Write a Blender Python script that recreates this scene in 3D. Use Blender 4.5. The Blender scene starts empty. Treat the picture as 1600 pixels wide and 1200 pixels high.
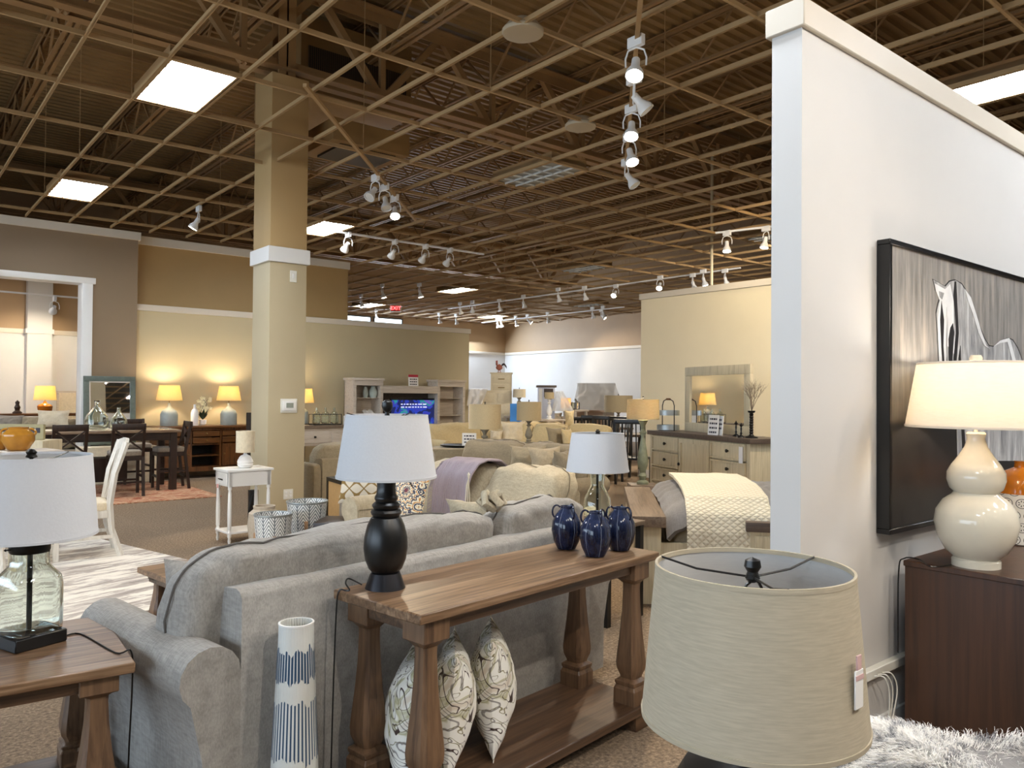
import bpy, bmesh, math, random
from math import sin, cos, pi, radians
from mathutils import Vector, Matrix, noise

# ------------------------------------------------------------------ camera, world, light, exposure
SC = bpy.context.scene
COL = SC.collection
FPX = 1215.0
YAW, PITCH, ROLL = radians(39.6), radians(.85), radians(.5)
CF = Vector((sin(YAW) * cos(PITCH), cos(YAW) * cos(PITCH), sin(PITCH)))
_r = Vector((cos(YAW), -sin(YAW), 0)); _u = _r.cross(CF)
CR = _r * cos(ROLL) + _u * sin(ROLL); CU = _u * cos(ROLL) - _r * sin(ROLL)
CO = Vector((0, 0, 1.5))
cam = bpy.data.cameras.new('camera'); camo = bpy.data.objects.new('camera', cam); COL.objects.link(camo)
cam.sensor_width = 36; cam.lens = 36 * FPX / 1600; cam.clip_start = .05; cam.clip_end = 200
camo.matrix_world = Matrix(((CR.x, CU.x, -CF.x, CO.x), (CR.y, CU.y, -CF.y, CO.y), (CR.z, CU.z, -CF.z, CO.z), (0, 0, 0, 1)))
SC.camera = camo
SC.view_settings.view_transform = 'Standard'; SC.view_settings.look = 'None'
SC.view_settings.gamma = 1; SC.view_settings.use_curve_mapping = False
SC.view_settings.exposure = 0.95
W = bpy.data.worlds.new('world'); SC.world = W; W.use_nodes = True
W.node_tree.nodes['Background'].inputs[0].default_value = (.62, .78, 1, 1)
W.node_tree.nodes['Background'].inputs[1].default_value = .6

def area(name, loc, size, power, col, rot):
    l = bpy.data.lights.new(name, 'AREA'); l.shape = 'RECTANGLE'; l.size, l.size_y = size; l.energy = power; l.color = col
    o = bpy.data.objects.new(name, l); COL.objects.link(o); o.location = loc; o.rotation_euler = rot; return o
# daylight coming in through the storefront glazing on the west side and the high windows on the north side
area('daylight_west', (-7.7, 6, 2.0), (2.6, 18), 430, (.68, .84, 1), (0, -pi / 2, 0))
area('daylight_north', (15.4, 23.9, 3.9), (6, .6), 300, (.68, .82, 1), (-pi / 2 + .75, 0, 0))

# ------------------------------------------------------------------ helpers
def ray(x, y): return CF + CR * ((x - 800) / FPX) - CU * ((y - 600) / FPX)
def at(x, y, z):
    d = ray(x, y); return CO + d * ((z - 1.5) / d.z)
def atY(x, y, Y):
    d = ray(x, y); return CO + d * (Y / d.y)
def atX(x, y, X):
    d = ray(x, y); return CO + d * (X / d.x)
def atD(x, y, D): return CO + ray(x, y) * D
def hy(x): return 618.2 + .009 * (x - 800)
def px(n, d): return n * d / FPX
def zat(x, y, d): return (CO + ray(x, y) * d).z

def lin(h):
    h = h.lstrip('#'); c = [int(h[i:i + 2], 16) / 255 for i in (0, 2, 4)]
    return tuple((v / 12.92 if v < .04045 else ((v + .055) / 1.055) ** 2.4) for v in c) + (1,)

class NT:
    def __init__(s, name):
        s.m = bpy.data.materials.new(name); s.m.use_nodes = True; s.t = s.m.node_tree
        s.b = s.t.nodes['Principled BSDF']; s.n = s.t.nodes; s.l = s.t.links
    def node(s, k, **kw):
        n = s.n.new(k)
        for a, v in kw.items():
            if a.startswith('i_'): n.inputs[a[2:].replace('_', ' ')].default_value = v
            elif a.startswith('p_'): setattr(n, a[2:], v)
        return n
    def coord(s, scale=(1, 1, 1), rot=(0, 0, 0), gen=False, loc=(0, 0, 0)):
        c = s.n.new('ShaderNodeTexCoord'); m = s.n.new('ShaderNodeMapping')
        m.inputs['Scale'].default_value = scale; m.inputs['Rotation'].default_value = rot; m.inputs['Location'].default_value = loc
        s.l.new(c.outputs['Generated' if gen else 'Object'], m.inputs[0]); return m.outputs[0]
    def noise(s, v, scale=5, detail=4, rough=.55, dist=0):
        n = s.node('ShaderNodeTexNoise', i_Scale=scale, i_Detail=detail, i_Roughness=rough, i_Distortion=dist)
        s.l.new(v, n.inputs['Vector']); return n.outputs['Fac']
    def ramp(s, f, stops, interp='LINEAR'):
        r = s.n.new('ShaderNodeValToRGB'); r.color_ramp.interpolation = interp
        e = r.color_ramp.elements
        while len(e) < len(stops): e.new(.5)
        for k, (p, c) in enumerate(stops): e[k].position = p; e[k].color = lin(c) if isinstance(c, str) else c
        s.l.new(f, r.inputs[0]); return r.outputs[0]
    def mix(s, f, a, b, mode='MIX'):
        m = s.n.new('ShaderNodeMix'); m.data_type = 'RGBA'; m.blend_type = mode
        for k, v in ((0, f), (6, a), (7, b)):
            if isinstance(v, (int, float)): m.inputs[k].default_value = v
            elif isinstance(v, str): m.inputs[k].default_value = lin(v)
            elif isinstance(v, tuple): m.inputs[k].default_value = v
            else: s.l.new(v, m.inputs[k])
        return m.outputs[2]
    def math(s, op, a, b=0, c=0):
        m = s.n.new('ShaderNodeMath'); m.operation = op
        for k, v in enumerate((a, b, c)):
            if isinstance(v, (int, float)): m.inputs[k].default_value = v
            else: s.l.new(v, m.inputs[k])
        return m.outputs[0]
    def sep(s, v):
        n = s.n.new('ShaderNodeSeparateXYZ'); s.l.new(v, n.inputs[0]); return n.outputs
    def col(s, c):
        if isinstance(c, str): s.b.inputs['Base Color'].default_value = lin(c)
        elif isinstance(c, tuple): s.b.inputs['Base Color'].default_value = c
        else: s.l.new(c, s.b.inputs['Base Color'])
    def bump(s, h, strength=.3, dist=.01):
        b = s.n.new('ShaderNodeBump'); b.inputs['Strength'].default_value = strength; b.inputs['Distance'].default_value = dist
        s.l.new(h, b.inputs['Height']); s.l.new(b.outputs[0], s.b.inputs['Normal'])
    def set(s, **kw):
        for a, v in kw.items(): s.b.inputs[a.replace('_', ' ')].default_value = v
        return s

def smooth(pts, k=6):
    P = [Vector(p) for p in pts]; P = [P[0]] + P + [P[-1]]; r = []
    for i in range(1, len(P) - 2):
        for j in range(k):
            t = j / k; a, b, c, d = P[i - 1:i + 3]; r.append(.5 * ((2 * b) + (c - a) * t + (2 * a - 5 * b + 4 * c - d) * t * t + (3 * b - a - 3 * c + d) * t ** 3))
    return r + [P[-2]]
def plain(name, c, rough=.6, metal=0, var=.0, bump=0, scale=20, **kw):
    t = NT(name); t.set(Roughness=rough, Metallic=metal, **kw)
    v = t.coord()
    n = t.noise(v, scale, 3)
    L = lin(c); k = var
    t.col(t.ramp(n, [(.3, tuple(x * (1 - k) for x in L[:3]) + (1,)), (.7, tuple(min(1, x * (1 + k)) for x in L[:3]) + (1,))]) if k else c)
    if bump: t.bump(n, bump, .005)
    return t.m
def fabric(name, c, c2=None, weave=260, bump=.35, rough=.95, streak=True):
    t = NT(name); t.set(Roughness=rough); t.b.inputs['Sheen Weight'].default_value = .15
    v = t.coord((1, 1, 1))
    a = t.noise(t.coord((weave, weave * .12, weave * .5)), 1, 2, .6); b = t.noise(t.coord((weave * .12, weave, weave * .12)), 1, 2, .6)
    w = t.math('MULTIPLY', t.math('ADD', a, b), .5) if streak else t.noise(v, weave, 2)
    big = t.noise(v, 3, 3)
    L = lin(c)[:3]; L2 = lin(c2)[:3] if c2 else tuple(x * .6 for x in L)
    Lm = tuple(a_ * .45 + b_ * .55 for a_, b_ in zip(L2, L))
    t.col(t.mix(t.math('MULTIPLY', big, .12), t.ramp(w, [(.36, Lm + (1,)), (.62, tuple(min(1, x * 1.12) for x in L) + (1,))]), tuple(x * .8 for x in L) + (1,)))
    t.bump(w, bump, .004); return t.m
def wood(name, c1, c2, axis=0, rough=.45, scale=1, plank=0, bump=.15, c3=None):
    t = NT(name); t.set(Roughness=rough)
    s = [14 * scale] * 3; s[axis] = 1.1 * scale
    v = t.coord(tuple(s)); n = t.noise(v, 1.6, 6, .62, .8)
    s2 = [60 * scale] * 3; s2[axis] = 2.5 * scale
    f = t.noise(t.coord(tuple(s2)), 1.3, 3, .6)
    c = t.mix(.4, t.ramp(n, [(.34, c1), (.5, c3 or c2), (.64, c2)]), t.ramp(f, [(.4, c1), (.6, c2)]))
    if plank:
        o = t.sep(t.coord()); q = o[1 if axis == 0 else 0]
        fr = t.math('FRACT', t.math('DIVIDE', t.math('ADD', q, 10), plank))
        line = t.math('LESS_THAN', fr, .02)
        idx = t.math('FLOOR', t.math('DIVIDE', t.math('ADD', q, 10), plank))
        wn = t.n.new('ShaderNodeTexWhiteNoise'); wn.noise_dimensions = '1D'; t.l.new(idx, wn.inputs['W'])
        c = t.mix(t.math('MULTIPLY', wn.outputs[0], .45), c, c1)
        c = t.mix(t.math('MULTIPLY', line, .6), c, '#1c120b')
    t.col(c); t.bump(f, bump, .002); return t.m
def glow(name, c, s):
    t = NT(name); t.col(c); t.b.inputs['Emission Color'].default_value = lin(c); t.b.inputs['Emission Strength'].default_value = s; return t.m
def glassm(name, tint='#ffffff', rough=.0, ior=1.45):
    t = NT(name); t.set(Roughness=rough, IOR=ior); t.b.inputs['Transmission Weight'].default_value = 1; t.col(tint); return t.m

class MB:
    def __init__(s): s.v = []; s.f = []; s.M = Matrix.Identity(4)
    def add(s, vs, fs):
        b = len(s.v); s.v += [s.M @ Vector(p) for p in vs]; s.f += [tuple(b + i for i in f) for f in fs]; return s
    def box(s, x0, x1, y0, y1, z0, z1, c=0.0):
        if c <= 0:
            v = [(x, y, z) for x in (x0, x1) for y in (y0, y1) for z in (z0, z1)]
            return s.add(v, [(0, 1, 3, 2), (4, 6, 7, 5), (0, 4, 5, 1), (2, 3, 7, 6), (0, 2, 6, 4), (1, 5, 7, 3)])
        c = min(c, abs(x1 - x0) / 2.01, abs(y1 - y0) / 2.01, abs(z1 - z0) / 2.01)
        bm = bmesh.new(); bmesh.ops.create_cube(bm, size=1)
        for w in bm.verts: w.co = Vector(((x0 + x1) / 2 + w.co.x * (x1 - x0), (y0 + y1) / 2 + w.co.y * (y1 - y0), (z0 + z1) / 2 + w.co.z * (z1 - z0)))
        bmesh.ops.bevel(bm, geom=list(bm.edges), offset=c, segments=2 if c > .004 else 1, affect='EDGES', profile=.6)
        bm.verts.index_update()
        s.add([tuple(w.co) for w in bm.verts], [tuple(w.index for w in f.verts) for f in bm.faces]); bm.free(); return s
    def cbox(s, x, y, z, sx, sy, sz, c=0.0): return s.box(x - sx / 2, x + sx / 2, y - sy / 2, y + sy / 2, z, z + sz, c)
    def lathe(s, prof, n=32, cx=0, cy=0, cz=0, rot=0, sq=None, ripple=None, caps=True, sx=1, sy=1):
        vs = []; fs = []
        for r, z in prof:
            for k in range(n):
                a = 2 * pi * k / n + rot; q = r
                if sq: q = r / (abs(cos(a)) ** sq + abs(sin(a)) ** sq) ** (1 / sq)
                if ripple: q *= 1 + ripple[1] * (.5 + .5 * cos(ripple[0] * a))
                vs.append((cx + q * cos(a) * sx, cy + q * sin(a) * sy, cz + z))
        m = len(prof)
        for i in range(m - 1):
            for k in range(n): fs.append((i * n + k, i * n + (k + 1) % n, (i + 1) * n + (k + 1) % n, (i + 1) * n + k))
        if caps:
            if prof[0][0] > 1e-4: fs.append(tuple(range(n - 1, -1, -1)))
            if prof[-1][0] > 1e-4: fs.append(tuple(range((m - 1) * n, m * n)))
        return s.add(vs, fs)
    def tube(s, pts, r, n=8, close=False):
        pts = [Vector(p) for p in pts]; m = len(pts)
        rr = r if isinstance(r, (list, tuple)) else [r] * m
        up = Vector((0, 0, 1)); vs = []; prev = None
        for i, p in enumerate(pts):
            t = ((pts[(i + 1) % m] - pts[i - 1]) if close else (pts[min(i + 1, m - 1)] - pts[max(i - 1, 0)]))
            if t.length < 1e-9: t = Vector((0, 0, 1))
            t.normalize()
            if prev is None: prev = t.cross(up) if abs(t.dot(up)) < .95 else t.cross(Vector((1, 0, 0)))
            a = (prev - t * prev.dot(t)); a = a.normalized() if a.length > 1e-6 else t.orthogonal().normalized()
            b = t.cross(a); prev = a
            for k in range(n):
                g = 2 * pi * k / n; vs.append(tuple(p + (a * cos(g) + b * sin(g)) * rr[i]))
        fs = [(i * n + k, i * n + (k + 1) % n, ((i + 1) % m) * n + (k + 1) % n, ((i + 1) % m) * n + k) for i in range(m if close else m - 1) for k in range(n)]
        if not close: fs += [tuple(range(n - 1, -1, -1)), tuple(range((m - 1) * n, m * n))]
        return s.add(vs, fs)
    def bar(s, a, b, w, h=None):
        a, b = Vector(a), Vector(b); d = (b - a); L = d.length
        if L < 1e-6: return s
        h = h or w; q = d.to_track_quat('X', 'Z').to_matrix().to_4x4(); q.translation = a
        M0 = s.M; s.M = M0 @ q; s.box(0, L, -w / 2, w / 2, -h / 2, h / 2); s.M = M0; return s
    def prism(s, poly, a, b, axis='y'):
        n = len(poly)
        def P(p, t): return {'y': (p[0], t, p[1]), 'x': (t, p[0], p[1]), 'z': (p[0], p[1], t)}[axis]
        vs = [P(p, a) for p in poly] + [P(p, b) for p in poly]
        fs = [tuple(range(n)), tuple(range(2 * n - 1, n - 1, -1))] + [(i, (i + 1) % n, n + (i + 1) % n, n + i) for i in range(n)]
        return s.add(vs, fs)
    def soft(s, x0, x1, y0, y1, z0, z1, e=4, n=14, wr=0.0, seed=0, crown=0.0):
        """puffed box with rounded edges and wrinkles"""
        cx, cy, cz = (x0 + x1) / 2, (y0 + y1) / 2, (z0 + z1) / 2; hx, hy_, hz = (x1 - x0) / 2, (y1 - y0) / 2, (z1 - z0) / 2
        bm = bmesh.new(); bmesh.ops.create_cube(bm, size=2); bmesh.ops.subdivide_edges(bm, edges=list(bm.edges), cuts=n, use_grid_fill=True)
        for w in bm.verts:
            p = w.co.copy(); q = Vector([math.copysign(abs(math.sin(c * pi / 2)) if True else c, c) for c in p])
            L = (abs(q.x) ** e + abs(q.y) ** e + abs(q.z) ** e) ** (1 / e); q /= max(L, 1e-6)
            o = Vector((q.x * hx, q.y * hy_, q.z * hz))
            if crown: o.z += crown * (1 - q.x ** 2) * (1 - q.y ** 2)
            if wr:
                k = Vector((o.x * 5 + seed, o.y * 5, o.z * 5)); o += q * (noise.noise(k) * wr + noise.noise(k * 2.7) * wr * .5)
            w.co = Vector((cx, cy, cz)) + o
        bm.verts.index_update(); s.add([tuple(w.co) for w in bm.verts], [tuple(w.index for w in f.verts) for f in bm.faces]); bm.free(); return s
    def pillow(s, w, h, t, seed=0, n=20, wr=.012, pinch=.10, ex=2.6):
        """throw pillow in the xz plane, pointed corners, thickness along y, bottom at z=0"""
        vs = []; fs = []; N = n + 1
        for side in (1, -1):
            for i in range(N):
                for j in range(N):
                    u, v = -1 + 2 * i / n, -1 + 2 * j / n
                    x = u * (1 - pinch * (1 - v * v)) * w / 2; z = v * (1 - pinch * (1 - u * u)) * h / 2
                    th = t / 2 * ((1 - abs(u) ** ex) * (1 - abs(v) ** ex)) ** .62
                    th += (noise.noise(Vector((u * 2.5 + seed, v * 2.5, side * 3 + seed))) * wr) * (1 - max(abs(u), abs(v)) ** 6)
                    vs.append((x, side * max(th, 0.0015), z + h / 2))
        for q in range(2):
            for i in range(n):
                for j in range(n):
                    a = q * N * N + i * N + j; f = (a, a + 1, a + N + 1, a + N); fs.append(f if q else f[::-1])
        def ring():
            r = [i * N for i in range(N)] + [n * N + j for j in range(1, N)] + [i * N + n for i in range(n - 1, -1, -1)] + [j for j in range(n - 1, 0, -1)]; return r
        r = ring()
        for a, b in zip(r, r[1:] + r[:1]): fs.append((a, b, b + N * N, a + N * N))
        return s.add(vs, fs)
    def sheet(s, fn, nu, nv, th=.01):
        P = [[Vector(fn(i / nu, j / nv)) for j in range(nv + 1)] for i in range(nu + 1)]
        top = []; bot = []
        for i in range(nu + 1):
            for j in range(nv + 1):
                a = P[min(i + 1, nu)][j] - P[max(i - 1, 0)][j]; b = P[i][min(j + 1, nv)] - P[i][max(j - 1, 0)]
                nn = a.cross(b); nn = nn.normalized() if nn.length > 1e-9 else Vector((0, 0, 1))
                top.append(tuple(P[i][j] + nn * th / 2)); bot.append(tuple(P[i][j] - nn * th / 2))
        K = nv + 1; T = len(top); fs = []
        for i in range(nu):
            for j in range(nv):
                a = i * K + j; fs.append((a, a + K, a + K + 1, a + 1)); fs.append((T + a, T + a + 1, T + a + K + 1, T + a + K))
        for i in range(nu):
            for j in (0, nv):
                a = i * K + j; f = (a, a + K, T + a + K, T + a); fs.append(f if j else f[::-1])
        for j in range(nv):
            for i in (0, nu):
                a = i * K + j; f = (a, a + 1, T + a + 1, T + a); fs.append(f[::-1] if i else f)
        return s.add(top + bot, fs)
    def build(s, name, m, parent=None, sharp=38, flat=False):
        me = bpy.data.meshes.new(name); me.from_pydata([tuple(p) for p in s.v], [], s.f)
        bm = bmesh.new(); bm.from_mesh(me); bmesh.ops.recalc_face_normals(bm, faces=list(bm.faces)); bm.to_mesh(me); bm.free()
        me.materials.append(m)
        if not flat:
            me.shade_smooth(); me.set_sharp_from_angle(angle=radians(sharp))
        o = bpy.data.objects.new(name, me); COL.objects.link(o)
        if parent: o.parent = parent
        return o

def tag(o, label=None, cat=None, group=None, kind=None):
    if label: o['label'] = label
    if cat: o['category'] = cat
    if group: o['group'] = group
    if kind: o['kind'] = kind
    return o
def thing(name, label, cat, loc=(0, 0, 0), rz=0, group=None, rx=0, ry=0):
    o = bpy.data.objects.new(name, None); COL.objects.link(o); o.empty_display_size = .1
    o.location = loc; o.rotation_euler = (rx, ry, rz); return tag(o, label, cat, group)
def one(name, mb, m, label, cat, loc=(0, 0, 0), rz=0, group=None, rx=0, ry=0, sharp=38):
    o = mb.build(name, m, None, sharp); o.location = loc; o.rotation_euler = (rx, ry, rz); return tag(o, label, cat, group)
def kids(o): return [c for c in COL.objects if c.parent == o]
def dup(o, loc=None, rz=None, label=None, group=None, parent=None):
    c = o.copy(); COL.objects.link(c)
    if parent: c.parent = parent
    if loc is not None: c.location = loc
    if rz is not None: c.rotation_euler = (o.rotation_euler[0], o.rotation_euler[1], rz)
    if label: c['label'] = label
    if group: c['group'] = group
    for ch in kids(o): dup(ch, parent=c)
    return c
def struct(name, mb, m, sharp=38): return tag(mb.build(name, m, None, sharp), kind='structure')

# ------------------------------------------------------------------ materials
M = {}
M['wall_white'] = plain('white_paint', '#cfccc8', .6, var=.02, scale=2)
M['wall_warm'] = plain('cream_white_paint', '#e2d6b8', .6, var=.02, scale=2)
M['wall_gray'] = plain('grey_beige_paint', '#bfb08e', .6, var=.02, scale=2)
M['wall_brown'] = plain('brown_paint', '#8a755c', .6, var=.03, scale=2)
M['wall_tan'] = plain('tan_paint', '#a98a5a', .6, var=.03, scale=2)
M['wall_tan2'] = plain('taupe_paint', '#ac8f6c', .6, var=.03, scale=2)
M['trim'] = plain('trim_paint', '#d2c8b8', .5, var=.01, scale=2)
M['col'] = plain('column_paint', '#bdae8e', .6, var=.02, scale=2)
M['col_up'] = plain('upper_column_paint', '#b89a6a', .6, var=.02, scale=2)
M['steel'] = plain('painted_steel', '#957248', .65, var=.1, scale=3)
M['deck'] = plain('painted_deck', '#8c6c40', .6, var=.12, scale=2)
M['grid'] = plain('painted_grid', '#a5855a', .7, var=.05, scale=3)
M['white'] = plain('white_enamel', '#e6e4e0', .35)
M['white_plastic'] = plain('white_plastic', '#e0ddd2', .4)
M['black'] = plain('black_satin', '#0d0c0c', .35, var=.1)
M['blackmetal'] = plain('black_metal', '#16130f', .4, metal=.5)
M['steelgrey'] = plain('pewter_metal', '#6f7072', .35, metal=.9)
M['brass'] = plain('aged_brass', '#8b7346', .4, metal=.8)
M['mirror'] = NT('mirror_glass').set(Metallic=1.0, Roughness=.02).m
M['glass'] = glassm('clear_glass', '#f4fbf8')
M['shade_white'] = plain('white_linen_shade', '#cdced1', .9, var=.015, scale=120, bump=.1)
M['shade_tan'] = fabric('tan_linen_shade', '#b9a682', '#a99673', 500, .08)
def shade_mat(name, c, c2, tr=.5):
    t = NT(name); f = t.noise(t.coord((25, 25, 320)), 1, 3); t.col(t.ramp(f, [(.3, c2), (.7, c)])); t.set(Roughness=.9); t.bump(f, .12, .002)
    tl = t.n.new('ShaderNodeBsdfTranslucent'); mx = t.n.new('ShaderNodeMixShader'); t.l.new(t.b.inputs['Base Color'].links[0].from_socket, tl.inputs[0])
    mx.inputs[0].default_value = tr; t.l.new(t.b.outputs[0], mx.inputs[1]); t.l.new(tl.outputs[0], mx.inputs[2]); t.l.new(mx.outputs[0], t.n['Material Output'].inputs[0]); return t.m
M['shade_lin'] = shade_mat('natural_linen_shade', '#d8ccb4', '#c8bca3', .35)
M['shade_lit'] = shade_mat('cream_cloth_shade', '#f3e6bd', '#ecdcaa', .6)
M['shade_ivory'] = shade_mat('ivory_cloth_shade', '#f4f1ec', '#efebe4', .6)
M['bulb'] = glow('warm_bulb', '#ffd9a0', 30)
M['dkwood'] = wood('dark_espresso_wood', '#170d09', '#2f1b12', 2, .4)
M['dkwoodx'] = wood('dark_espresso_wood_top', '#170d09', '#2f1b12', 0, .35)
M['chestwood'] = wood('walnut_veneer', '#2c1a0e', '#4a2d1a', 2, .35, .5)
M['rustic'] = wood('weathered_oak_top', '#4f3724', '#a08265', 0, .36, .9, plank=.165, c3='#76583d')
M['rusticz'] = wood('weathered_oak_leg', '#4a3526', '#7a5d44', 2, .42, .8)
M['rusticx'] = wood('weathered_oak_shelf', '#3f2c20', '#6e523b', 0, .4, .8, c3='#543f2e')
M['cherry'] = wood('brown_cherry_wood', '#3a2210', '#7c4d26', 2, .4)
M['cherryx'] = wood('brown_cherry_top', '#3a2210', '#74481f', 0, .35)
M['whitewood'] = wood('whitewashed_wood', '#b5a688', '#d2c4a4', 2, .55, 1, bump=.1)
M['chairwood'] = wood('white_painted_wood', '#bfb8ac', '#dad5cc', 2, .5, 1, bump=.1)
M['palewood'] = wood('pale_driftwood', '#b0a08e', '#cfc3b4', 0, .6, 1)
M['legwood'] = wood('oak_leg', '#8a6749', '#b08a66', 2, .5)
M['greywood'] = wood('grey_brown_plank', '#5c4c3e', '#84715f', 0, .45)
M['greywooddk'] = wood('dark_grey_plank', '#43362d', '#5f5045', 1, .45)
M['tan_panel'] = plain('tan_panel', '#c19b66', .5, var=.05)
M['sofa1'] = fabric('grey_tweed', '#9d9891', '#67635e', 170, .45)
M['sofa2'] = fabric('beige_tweed', '#b0a38a', '#82775f', 170, .45)
M['sofa3'] = fabric('taupe_chenille', '#97896f', '#7c6f59', 160, .3)
M['sofa4'] = fabric('cream_cotton', '#cdb98e', '#b8a47c', 200, .2)
M['pipe2'] = plain('beige_piping', '#7f745f', .9); M['pipe3'] = plain('taupe_piping', '#6f634f', .9); M['pipe4'] = plain('cream_piping', '#a39067', .9)
M['pipe'] = plain('dark_piping', '#5c5854', .9)
M['cushion_gray'] = fabric('grey_seat_fabric', '#8f8578', '#6d6458', 250, .3)
M['cream_cloth'] = fabric('cream_slipcover', '#d9cbb0', '#c5b698', 200, .2)
M['lav'] = None
def mk():
    t = NT('lavender_knit'); t.set(Roughness=.95); o = t.sep(t.coord())
    r = t.math('SINE', t.math('MULTIPLY', o[0], 420)); z = t.noise(t.coord(), 90, 2)
    t.col(t.mix(t.math('MULTIPLY', z, .5), '#a99ca3', '#82757f')); t.bump(t.math('ADD', r, z), .5, .004); M['lav'] = t.m
    # carpet: brown taupe loop pile with faint darker squares
    t = NT('taupe_carpet'); t.set(Roughness=1); v = t.coord()
    f = t.noise(v, 55, 4, .75); g = t.noise(v, 1.4, 3)
    br = t.node('ShaderNodeTexChecker', i_Scale=.42); t.l.new(v, br.inputs['Vector'])
    c = t.ramp(f, [(.34, '#5a4a3b'), (.5, '#8b7761'), (.66, '#b49d82')])
    c = t.mix(t.math('MULTIPLY', g, .4), c, '#6e5c4a'); c = t.mix(t.math('MULTIPLY', br.outputs['Fac'], .10), c, '#5a4c3d')
    t.col(c); t.bump(f, .7, .01); M['carpet'] = t.m
    # marbled pillow cloth
    t = NT('marbled_cloth'); t.set(Roughness=.8); v = t.coord((1, 1, 1))
    n = t.noise(v, 4.5, 2, .5, 1.3); w = t.math('FRACT', t.math('MULTIPLY', n, 5.5))
    n2 = t.noise(t.coord((1, 1, 1), loc=(3, 1, 2)), 4, 2, .5, 2.2); w2 = t.math('FRACT', t.math('MULTIPLY', n2, 5))
    base = t.ramp(n2, [(.40, '#f0eee6'), (.52, '#efece2'), (.56, '#b9b48c'), (.62, '#e9e6dc'), (.7, '#d9cdbb')])
    l1 = t.ramp(w, [(0, (1, 1, 1, 1)), (.05, (1, 1, 1, 1)), (.09, (0, 0, 0, 1)), (.5, (0, 0, 0, 1)), (.52, (.7, .7, .7, 1)), (.57, (.7, .7, .7, 1)), (.62, (0, 0, 0, 1))])
    l2 = t.ramp(w2, [(0, (1, 1, 1, 1)), (.05, (1, 1, 1, 1)), (.08, (0, 0, 0, 1))])
    c = t.mix(l2, base, '#8d8462'); c = t.mix(l1, c, '#41302a'); t.col(c); M['marble'] = t.m
    # medallion pillow
    t = NT('medallion_cloth'); t.set(Roughness=.9); o = t.sep(t.coord((1, 1, 1)))
    def cell(q): return t.math('SUBTRACT', t.math('FRACT', t.math('DIVIDE', t.math('ADD', q, 10.11), .22)), .5)
    a, b = cell(o[0]), cell(o[2]); r = t.math('SQRT', t.math('ADD', t.math('MULTIPLY', a, a), t.math('MULTIPLY', b, b)))
    an = t.math('ARCTAN2', b, a); pet = t.math('ABSOLUTE', t.math('COSINE', t.math('MULTIPLY', an, 8)))
    q = t.math('FRACT', t.math('ADD', t.math('MULTIPLY', r, 6), t.math('MULTIPLY', pet, .45)))
    c = t.ramp(q, [(0, '#3a3f55'), (.2, '#e8dcc0'), (.5, '#e8dcc0'), (.6, '#c98a45'), (.8, '#e8dcc0'), (.95, '#5d5a63')], 'CONSTANT')
    c = t.mix(t.math('LESS_THAN', r, .08), c, '#7a3f46'); c = t.mix(t.math('LESS_THAN', t.noise(t.coord(), 60, 2), .42), c, '#4b4d5c'); t.col(c); M['medal'] = t.m
    # trellis pillow
    t = NT('trellis_cloth'); t.set(Roughness=.9); o = t.sep(t.coord())
    def tri(q, k): return t.math('ABSOLUTE', t.math('SINE', t.math('MULTIPLY', q, k)))
    s = t.math('ABSOLUTE', t.math('SUBTRACT', tri(o[0], 22), tri(o[2], 22)))
    t.col(t.mix(t.math('LESS_THAN', s, .17), '#d9ceba', '#8d7140')); M['trellis'] = t.m
    # navy reactive glaze
    t = NT('navy_glaze'); t.set(Roughness=.12); o = t.sep(t.coord()); an = t.math('ARCTAN2', o[1], o[0])
    ln = t.math('GREATER_THAN', t.math('COSINE', t.math('MULTIPLY', an, 6)), .992)
    n = t.noise(t.coord((30, 30, 6)), 1.3, 5, .7)
    up = t.math('MULTIPLY', t.math('SMOOTH_MIN', t.math('MAXIMUM', t.math('MULTIPLY', t.math('SUBTRACT', o[2], .09), 6), 0), 1, .1), t.math('MULTIPLY', n, .5))
    c = t.ramp(n, [(.4, '#0c1024'), (.6, '#1b2440'), (.8, '#4c5a7c')]); c = t.mix(up, c, '#66749a'); c = t.mix(t.math('MULTIPLY', ln, .5), c, '#8f9ab0'); t.col(c); M['navy'] = t.m
    # tall vase: white ribs with indigo bands
    t = NT('indigo_ribbed_ceramic'); t.set(Roughness=.3); o = t.sep(t.coord()); an = t.math('ARCTAN2', o[1], o[0])
    st = t.math('COSINE', t.math('MULTIPLY', an, 36)); zz = t.math('ADD', o[2], t.math('MULTIPLY', t.noise(t.coord((40, 40, 2)), 1, 2), .10))
    def band(a_, b_): return t.math('MULTIPLY', t.math('GREATER_THAN', zz, a_), t.math('LESS_THAN', zz, b_))
    b1 = t.math('MULTIPLY', band(.60, .70), t.math('LESS_THAN', st, .55)); b2 = t.math('MULTIPLY', band(.34, .53), t.math('LESS_THAN', st, -.15)); b3 = t.math('MULTIPLY', band(.05, .2), t.math('LESS_THAN', st, .1))
    m = t.math('MINIMUM', t.math('ADD', t.math('ADD', b1, b2), b3), 1)
    t.col(t.mix(m, '#d8d8d2', '#2f4c68')); t.bump(st, .4, .003); M['indigo'] = t.m
    # galvanised herringbone
    t = NT('galvanised_herringbone'); t.set(Roughness=.5, Metallic=.3); o = t.sep(t.coord()); an = t.math('ARCTAN2', o[1], o[0])
    k = t.math('FRACT', t.math('MULTIPLY', t.math('ADD', an, 7), 1.59155)); k = t.math('ABSOLUTE', t.math('SUBTRACT', k, .5))
    s = t.math('FRACT', t.math('MULTIPLY', t.math('ADD', o[2], t.math('MULTIPLY', k, -.16)), 30)); e = t.math('LESS_THAN', k, .05)
    f = t.math('MULTIPLY', t.math('GREATER_THAN', s, .45), t.math('SUBTRACT', 1, e))
    t.col(t.mix(f, '#767c80', '#f0f0ee')); M['herring'] = t.m
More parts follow.
